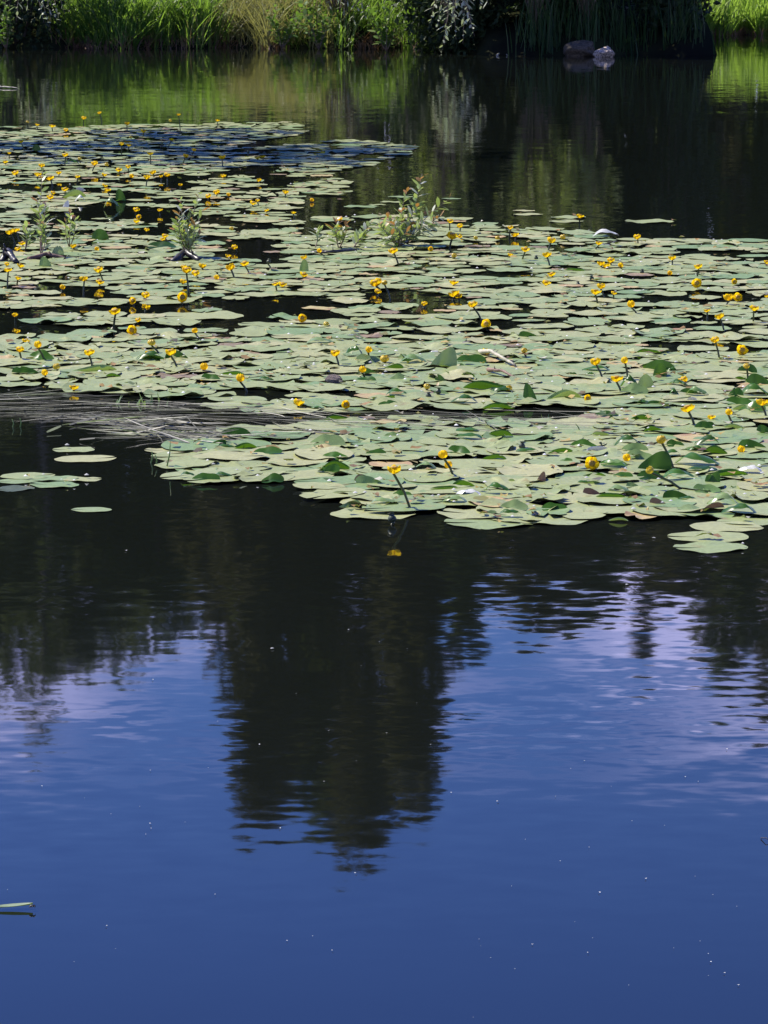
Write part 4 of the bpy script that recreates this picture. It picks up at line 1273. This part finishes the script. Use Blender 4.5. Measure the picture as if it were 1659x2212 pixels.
for key, rows in FL.items():
    for row in rows:
        row = list(row)
        ty = row.pop() if isinstance(row[-1], str) else 'O'
        x, y, s = row[:3]
        hu, hv = ck[key](x, y)
        low = len(row) < 5
        if low:
            fu, fv = hu + rng.uniform(-3, 3), hv + s / 3 * (0.75 if ty != 'F' else 0.8)
        else:
            fu, fv = ck[key](row[3], row[4])
        P = at(fu, fv)
        k = ppm(fv)
        D = s / 3 / k
        D = min(max(D * 1.12, 0.028), 0.072)
        if ty == 'S':
            D = min(D, 0.034)
        hd = at_y(hu, hv, P.y - (0.0 if low else rng.uniform(-0.03, 0.03)))       # head centre
        rel = hd - P
        root = empty('pond_lily_flower', P)
        face = ty == 'F'
        bk = 'O' if face else ty
        proto = rng.choice(BLOSSOM[bk])
        if ty == 'S':
            ax = Vector((rng.uniform(-.3, .3), rng.uniform(-.3, .3), 1)).normalized()
        elif face:
            ax = Vector((rng.uniform(-.35, .35), -1, rng.uniform(0.15, 0.5))).normalized()
        else:
            ax = (rel.normalized() * (0.6 if not low else 0.0) + Vector((rng.uniform(-.3, .3), rng.uniform(-.45, .15), 1))).normalized()
        base = rel - ax * D * (0.36 if ty != 'S' else 0.5)
        if base.z < -0.01:
            base.z = -0.01
        o = link('blossom' if ty != 'S' else 'capsule', proto, root)
        o.location = base
        o.rotation_mode = 'QUATERNION'
        o.rotation_quaternion = ax.to_track_quat('Z', 'Y') @ Euler((0, 0, rng.uniform(0, 6))).to_quaternion()
        o.scale = (D, D, D * rng.uniform(0.9, 1.05))
        if bk == 'O':
            link('stigma', STIGMA, o)
        sb = MB()
        r0 = max(0.0045, D * 0.105)
        mid = base * 0.5 + Vector((-base.x * 0.10, rng.uniform(-.004, .004), 0)) + (Vector((0, 0.012, 0)) if low else Vector())
        sb.tube([Vector((0, 0, -0.05)), Vector((0, 0, 0)), mid, base - ax * D * 0.06, base + ax * D * 0.05], [r0, r0, r0 * 0.95, r0 * 0.95, r0 * 1.5], 7)
        link('stem', sb.mesh('stem', M['stem']), root)
        FLOW.append((root, P, hd, ty, low, D))

# ------------------------------------------------------------------ floating reed mat, tufts, stalks
def floating(n, poly, lmin, lmax, wmm, zr, name, label, m, tilt=0.02):
    gb = MB()
    us = [q[0] for q in poly]
    vs_ = [q[1] for q in poly]
    c = 0
    while c < n:
        u, v = rng.uniform(min(us), max(us)), rng.uniform(min(vs_), max(vs_))
        if not inside(poly, u, v):
            continue
        c += 1
        P = at(u, v)
        L = rng.uniform(lmin, lmax)
        a = rng.gauss(0, 0.30) + (-0.35 if u > 230 else 0.05)
        if rng.random() < 0.1:
            a += rng.uniform(-1, 1)
        d = Vector((math.cos(a), math.sin(a), 0))
        s = Vector((-math.sin(a), math.cos(a), 0))
        z = rng.uniform(*zr)
        wd = wmm * rng.uniform(0.5, 1.4)
        sl = rng.gauss(0, tilt)
        bend = rng.gauss(0, 0.06)
        vv, ff = [], []
        tw = rng.uniform(0.0, 0.5)
        for k in range(6):
            q = k / 5
            cpt = P + d * L * (q - 0.5) + s * bend * L * (q - 0.5) ** 2 * 4 + Vector((0, 0, max(0.002, z + sl * (q - 0.5) * L)))
            ww = wd * (1 - (2 * q - 1) ** 4 * 0.8) * 0.5
            off = s * ww + Vector((0, 0, ww * tw))
            vv += [tuple(cpt - off), tuple(cpt + off)]
            if k:
                ff.append((2 * k - 2, 2 * k - 1, 2 * k + 1, 2 * k))
        gb.add(vv, ff)
    return tag(link(name, gb.mesh(name, M[m])), label, 'reeds', kind='stuff')


MATP = [(-350, 852), (130, 848), (300, 868), (480, 872), (700, 898), (1000, 890), (1290, 895), (1290, 925), (1050, 938), (760, 938), (700, 928), (560, 955), (430, 965), (330, 945), (290, 915), (150, 908), (-350, 905)]
floating(190, MATP, 0.18, 0.8, 0.0028, (0.004, 0.02), 'floating_reed_litter', 'grey flattened reed blades floating in a band between the pads', 'reed_float')
floating(25, [(-350, 862), (440, 870), (700, 905), (1280, 905), (1280, 918), (700, 925), (420, 905), (-350, 895)], 0.2, 0.6, 0.008, (0.002, 0.006), 'sunken_reed_litter', 'dark sodden reed blades under the floating grey ones', 'reed_mat_base')
floating(70, [(200, 910), (360, 915), (560, 950), (430, 968), (330, 958), (240, 940)], 0.15, 0.4, 0.007, (0.004, 0.03), 'loose_reed_litter', 'loose pale reed blades at the ragged tip of the reed band', 'reed_float', tilt=0.15)
for (u0, v0, u1, v1, lb) in [(150, 922, 226, 904, 'long pale reed blade floating alone on dark water'), (88, 918, 138, 908, 'thin pale reed blade floating near the reed band'), (101, 938, 132, 930, 'short pale reed blade floating on dark water'), (172, 954, 205, 957, 'short pale reed blade floating behind the lone pad')]:
    a, c = at(u0, v0), at(u1, v1)
    d = (c - a).normalized()
    s = Vector((-d.y, d.x, 0)) * 0.006
    mb = MB()
    vv = []
    for k in range(6):
        q = k / 5
        cc = a.lerp(c, q) - a + Vector((0, 0, 0.006 + 0.01 * q))
        w_ = s * (1 - (2 * q - 1) ** 4 * 0.7)
        vv += [tuple(cc - w_), tuple(cc + w_ + Vector((0, 0, 0.004)))]
    mb.add(vv, [(2 * k, 2 * k + 1, 2 * k + 3, 2 * k + 2) for k in range(5)])
    o = link('floating_reed', mb.mesh('floating_reed', M['reed_float']))
    o.location = a
    tag(o, lb, 'reed blade')
reed_tuft(300, 872, 42, 15, 'green reed tuft growing out of the floating reed band', spread=0.06, width=0.012)
reed_tuft(1168, 908, 38, 9, 'small green reed tuft at the far end of the floating reed band', spread=0.03, width=0.008)
reed_tuft(215, 850, 14, 3, 'three short green blades by the pads behind the reed band', spread=0.02, width=0.008)
reed_tuft(726, 616, 26, 3, 'thin upright green blades among the middle pads', spread=0.02, width=0.006, lean=0.05, droop=0.1)
reed_tuft(770, 912, 22, 5, 'pale green blades poking through the middle of the reed band', spread=0.04, width=0.007, lean=0.3)
reed_tuft(992, 948, 26, 2, 'two thin blades standing in front of the reed band', spread=0.02, width=0.005, lean=0.05, droop=0.1)
for (u0, v0, u1, v1, lb) in [(360, 1010, 368, 952, 'tallest thin green stalk standing in dark water beside the front pads'), (326, 1000, 328, 974, 'thin green stalk standing left of the tallest stalk'), (338, 1005, 334, 980, 'bent thin green stalk between two straighter stalks'), (28, 922, 26, 905, 'short thin stalk below the reed band'), (44, 922, 43, 903, 'second short thin stalk below the reed band'), (1252, 932, 1243, 915, 'thin stalk at the front of the pads under the reed band')]:
    a = at(u0, v0)
    e = at_y(u1, v1, a.y) - a
    mb = MB()
    mb.tube([Vector((0, 0, -0.04)), Vector((0, 0, 0)), e * 0.5 + Vector((0.004, 0, 0)), e], [0.0028, 0.0028, 0.0024, 0.001], 6)
    o = link('reed_stalk', mb.mesh('reed_stalk', M['reed_green']))
    o.location = a
    tag(o, lb, 'reed stalk')

# ------------------------------------------------------------------ small floating things on the open water
def petal_mesh(seed, n=9):
    g = random.Random(seed)
    mb = MB()
    vs = [(0, 0, 0.10)]
    for k in range(n):
        a = 2 * math.pi * k / n
        r_ = 0.5 * g.uniform(0.75, 1.1)
        vs.append((r_ * math.cos(a), r_ * 0.75 * math.sin(a), 0.22 * abs(math.sin(a + seed)) + 0.02))
    mb.add(vs, [(0, 1 + k, 1 + (k + 1) % n) for k in range(n)])
    return mb.mesh('petal', M['white_speck'])


PET = [petal_mesh(k) for k in range(4)]


def petal(u, v, px, label, group=None):
    P = at(u, v)
    o = link('floating_petal', rng.choice(PET))
    o.location = (P.x, P.y, 0.002)
    s = px / ppm(v)
    o.scale = (s, s, s)
    o.rotation_euler = (0, 0, rng.uniform(0, 6))
    return tag(o, label, 'petal', group)


petal(588, 1403, 9, 'brightest white petal floating in the mirrored tallest crown')
petal(1355, 1265, 9, 'white petal floating on dark water below the two pads at the front')
petal(1412, 1164, 9, 'pinkish white petal floating beside the two front pads')
petal(272, 1191, 7, 'white petal floating on dark water below the lone oval pad')
PTS = [(752, 1362), (820, 1388), (880, 1403), (780, 1440), (710, 1580), (835, 1585), (1015, 1320), (640, 1500), (900, 1520), (930, 1610), (700, 1690), (770, 1645), (520, 1650), (450, 1660), (325, 1666), (183, 1725), (240, 1760), (325, 1781), (326, 1791), (315, 1804), (400, 1778), (302, 1744), (605, 1791), (768, 1888), (1135, 1815), (1320, 1700), (1233, 1662), (1262, 1645), (1480, 1680), (1508, 1690), (1435, 1785), (975, 1714), (1075, 1733), (1200, 1722), (1365, 1775), (1210, 1862), (1272, 1832), (1502, 1895), (1395, 1900), (1540, 1935), (1592, 1960), (1105, 1916), (1242, 1993), (1295, 1930), (1512, 2035), (1530, 2062), (1535, 2080), (1565, 2104), (1595, 2130), (1455, 2050), (1530, 2110), (1270, 2060), (1150, 2042), (1060, 2071), (1280, 2028), (1035, 2031), (1038, 2045), (1112, 2095), (1358, 2130), (718, 2055), (675, 2024), (250, 2052), (230, 2002), (160, 2080), (620, 2034), (465, 1934), (16, 1924), (1022, 2200), (465, 1934), (90, 1700), (470, 1560), (560, 1610), (1570, 1620), (330, 1470)]
for (u, v) in PTS:
    petal(u, v, rng.choice([2.2, 2.8, 3.4, 4.2, 5.6]) * rng.uniform(0.9, 1.1), 'tiny white petal drifting on the open blue water', 'white petals drifting on the open water')

# white specks put on the pads in place of glints
mb = MB()  # small white cones imitate sun glints on wet leaves
for _ in range(420):
    q = pads[int(rng.random() ** 1.2 * min(len(pads), 1200))]
    a, rr = rng.uniform(0, 6.28), q[3] * 0.45 * math.sqrt(rng.random())
    s = rng.uniform(0.003, 0.009)
    c = np.array([q[0] + rr * math.cos(a), q[1] + rr * math.sin(a) * 0.8, q[2] + 0.012])
    vs = [c + np.array([s * math.cos(k * 1.047), s * math.sin(k * 1.047) * 0.7, 0]) for k in range(6)] + [c + np.array([0, 0, s * 0.7])]
    mb.add(vs, [(k, (k + 1) % 6, 6) for k in range(6)])
tag(link('glint_specks', mb.mesh('glint_specks', M['white_speck'])), 'white specks standing for glints on the lily pads', 'white_speck', kind='stuff')

# torn bits of rotting leaf on the pads
mb = MB()
for _ in range(900):
    q = pads[int(rng.random() ** 1.1 * min(len(pads), 1500))]
    a, rr = rng.uniform(0, 6.28), q[3] * 0.5 * math.sqrt(rng.random())
    s = rng.uniform(0.008, 0.03)
    c = np.array([q[0] + rr * math.cos(a), q[1] + rr * math.sin(a) * 0.8, q[2] + 0.010])
    n_ = rng.randrange(5, 8)
    vs = [c + np.array([s * math.cos(k * 6.283 / n_) * rng.uniform(0.4, 1.2), s * math.sin(k * 6.283 / n_) * rng.uniform(0.4, 1.1), rng.uniform(-0.002, 0.012)]) for k in range(n_)] + [c + np.array([0, 0, 0.004])]
    mb.add(vs, [(k, (k + 1) % n_, n_) for k in range(n_)])
tag(link('leaf_debris', mb.mesh('leaf_debris', M['debris'])), 'torn brown, yellow and green scraps of leaf lying on the lily pads', 'leaf debris', kind='stuff')

# narrow fallen leaf with an insect, at the margin of the open water
vs, fs, uv_ = [], [], []
for i in range(9):
    q = i / 8
    ww = math.sin(math.pi * min(1, q * 0.9 + 0.08)) ** 0.8 * 0.5
    for j in (-1, 0, 1):
        vs.append((q - 0.5, j * ww * 0.28, 0.05 * abs(j) + 0.06 * q * q))
        uv_.append((q, j * 0.5 + 0.5))
for i in range(8):
    for j in range(2):
        fs.append((i * 3 + j, i * 3 + j + 1, i * 3 + j + 4, i * 3 + j + 3))
o = link('fallen_leaf', to_mesh('fallen_leaf', vs, fs, uv_, M['leaf_pale']))
P = at(30, 1964)
o.location = (P.x, P.y, 0.004)
s_ = 84 / ppm(1964)
o.scale = (s_, s_, s_)
o.rotation_euler = (0, 0, 0.12)
tag(o, 'pale green leaf floating alone on the blue water at the margin', 'leaf')
P = at(70, 1959, 0.008)
mb = MB()
mb.tube([(-0.006, 0, 0), (-0.003, 0, 0.002), (0, 0, 0.002), (0.003, 0, 0.0025), (0.006, 0, 0.001)], [0.0008, 0.0026, 0.0018, 0.0022, 0.0007], 7)
for k in (-1, 0, 1):
    for s in (-1, 1):
        mb.tube([(k * 0.002, 0, 0.002), (k * 0.004, s * 0.004, 0.003), (k * 0.006, s * 0.007, -0.001)], [0.0004, 0.0004, 0.0003], 4)
o = link('insect', mb.mesh('insect', M['log_dark']))
o.location = P
tag(o, 'tiny dark insect sitting on the floating pale leaf', 'insect')
log('driftwood_chip', 'dark twig scrap floating at the margin of the open blue water', [(1644, 1812, 0.002), (1655, 1818, 0.008), (1664, 1820, 0.002)], 1.3, 'log_dark', 12, knots=0)

# ------------------------------------------------------------------ labels that single things out
LM = [('the pale fallen branch', at(1070, 782)), ('the brown stone', at(718, 829)), ('the largest willow sprig', at(870, 530)), ('the hollow stump', at(402, 562)), ('the tall reddish shoot', at(88, 556)),
      ('the sunken black log', at(720, 549)), ('the green reed tuft', at(300, 868)), ('the white domed leaf', at(1309, 514)), ('the long-stemmed front flower', at(883, 1103)), ('the two free front pads', at(1534, 1172)),
      ('the free open-water pads', at(100, 1040)), ('the dark pool opening', at(600, 672)), ('the small far reed tuft', at(1168, 908)), ('the big green upright leaf', at(1414, 1018)), ('the root clump', at(18, 567)),
      ('the shaded blue strip', at(300, 325)), ('the three short blades', at(215, 850)), ('the twin-bud flower', at(980, 1031)), ('the curled canoe leaf', at(1053, 845)), ('the side-facing round blossom', at(1505, 612))]
ORD = ['closest', 'second', 'third', 'fourth', 'fifth', 'sixth', 'seventh', 'eighth', 'ninth', 'tenth', 'eleventh', 'twelfth', 'thirteenth', 'fourteenth', 'fifteenth', 'sixteenth', 'seventeenth', 'eighteenth', 'nineteenth', 'twentieth'] + ['%dth' % k for k in range(21, 80)]


def locate(P):
    best = min(LM, key=lambda q: (q[1] - P).length * (1 + 0.15 * abs(q[1].y - P.y)))
    d = P - best[1]
    if abs(d.x) > abs(d.y) * 0.8:
        dr = 'left of' if d.x < 0 else 'right of'
    else:
        dr = 'in front of' if d.y < 0 else 'behind'
    return best[0], dr, d.length


def assign(items, cat, group):
    """items: (object, position, look phrase)"""
    grp = {}
    for o, P, look in items:
        l, dr, d = locate(P)
        grp.setdefault((look, l, dr), []).append((d, o))
    for (look, l, dr), rows in grp.items():
        rows.sort(key=lambda q: q[0])
        for i, (d, o) in enumerate(rows):
            lab = f'{look}, {ORD[i]} {dr} {l}' if len(rows) > 1 else f'{look} {dr} {l}'
            if len(lab.replace('-', ' ').split()) > 16:
                lab = lab.replace('lily pad', 'pad').replace('grey-green ', '').replace('yellow blossom', 'blossom')
            tag(o, lab, cat, group)


def pad_look(q):
    if q[8] == 'pad_olive':
        return 'sunken dark olive lily pad'
    c = {'pad': '', 'pad_yellow': 'yellowing ', 'pad_brown': 'decayed brown '}[q[8]]
    s = 'large ' if q[3] > 0.275 else ('small ' if q[3] < 0.2 else '')
    e = ' with a torn edge' if q[7] in (6, 9) else (' with a nibbled edge' if q[7] in (3, 8) else (' with a lifted edge' if q[7] > 9 else ''))
    c = c or 'grey-green '
    return f'{s}{c}lily pad{e}'


assign([(o, Vector((q[0], q[1], 0)), pad_look(q)) for o, q in PADOBJ], 'lily pad', 'lily pads in the front mat')


def flower_look(ty, low, rel):
    if ty == 'S':
        return 'dark green seed capsule'
    n = {'O': 'open yellow blossom', 'B': 'closed yellow bud', 'F': 'yellow blossom facing sideways'}[ty]
    if low:
        return n + ' low on the water'
    lean = rel.x / max(rel.z, 0.02)
    h = 'tall' if rel.z > 0.11 else 'short'
    return n + (f' on {h} upright stem' if abs(lean) < 0.25 else (f' on {h} leaning stem'))


assign([(o, P, flower_look(ty, low, hd - P)) for o, P, hd, ty, low, D in FLOW], 'flower', 'yellow pond lily flowers')
assign([(o, at(u, v), {'raised': 'dark green ', 'raised_light': 'pale green ', 'raised_white': 'white shiny ', 'raised_brown': 'withered brown '}[mk] + {'dome': 'arched lily leaf', 'wedge': 'upright lily leaf', 'roll': 'curled lily leaf', 'flap': 'half lifted lily leaf'}[kd])
        for o, kd, mk, u, v, wp in CURLOBJ], 'lily leaf', 'raised and curled lily leaves')
print('pads', len(pads), 'flowers', len(FLOW))
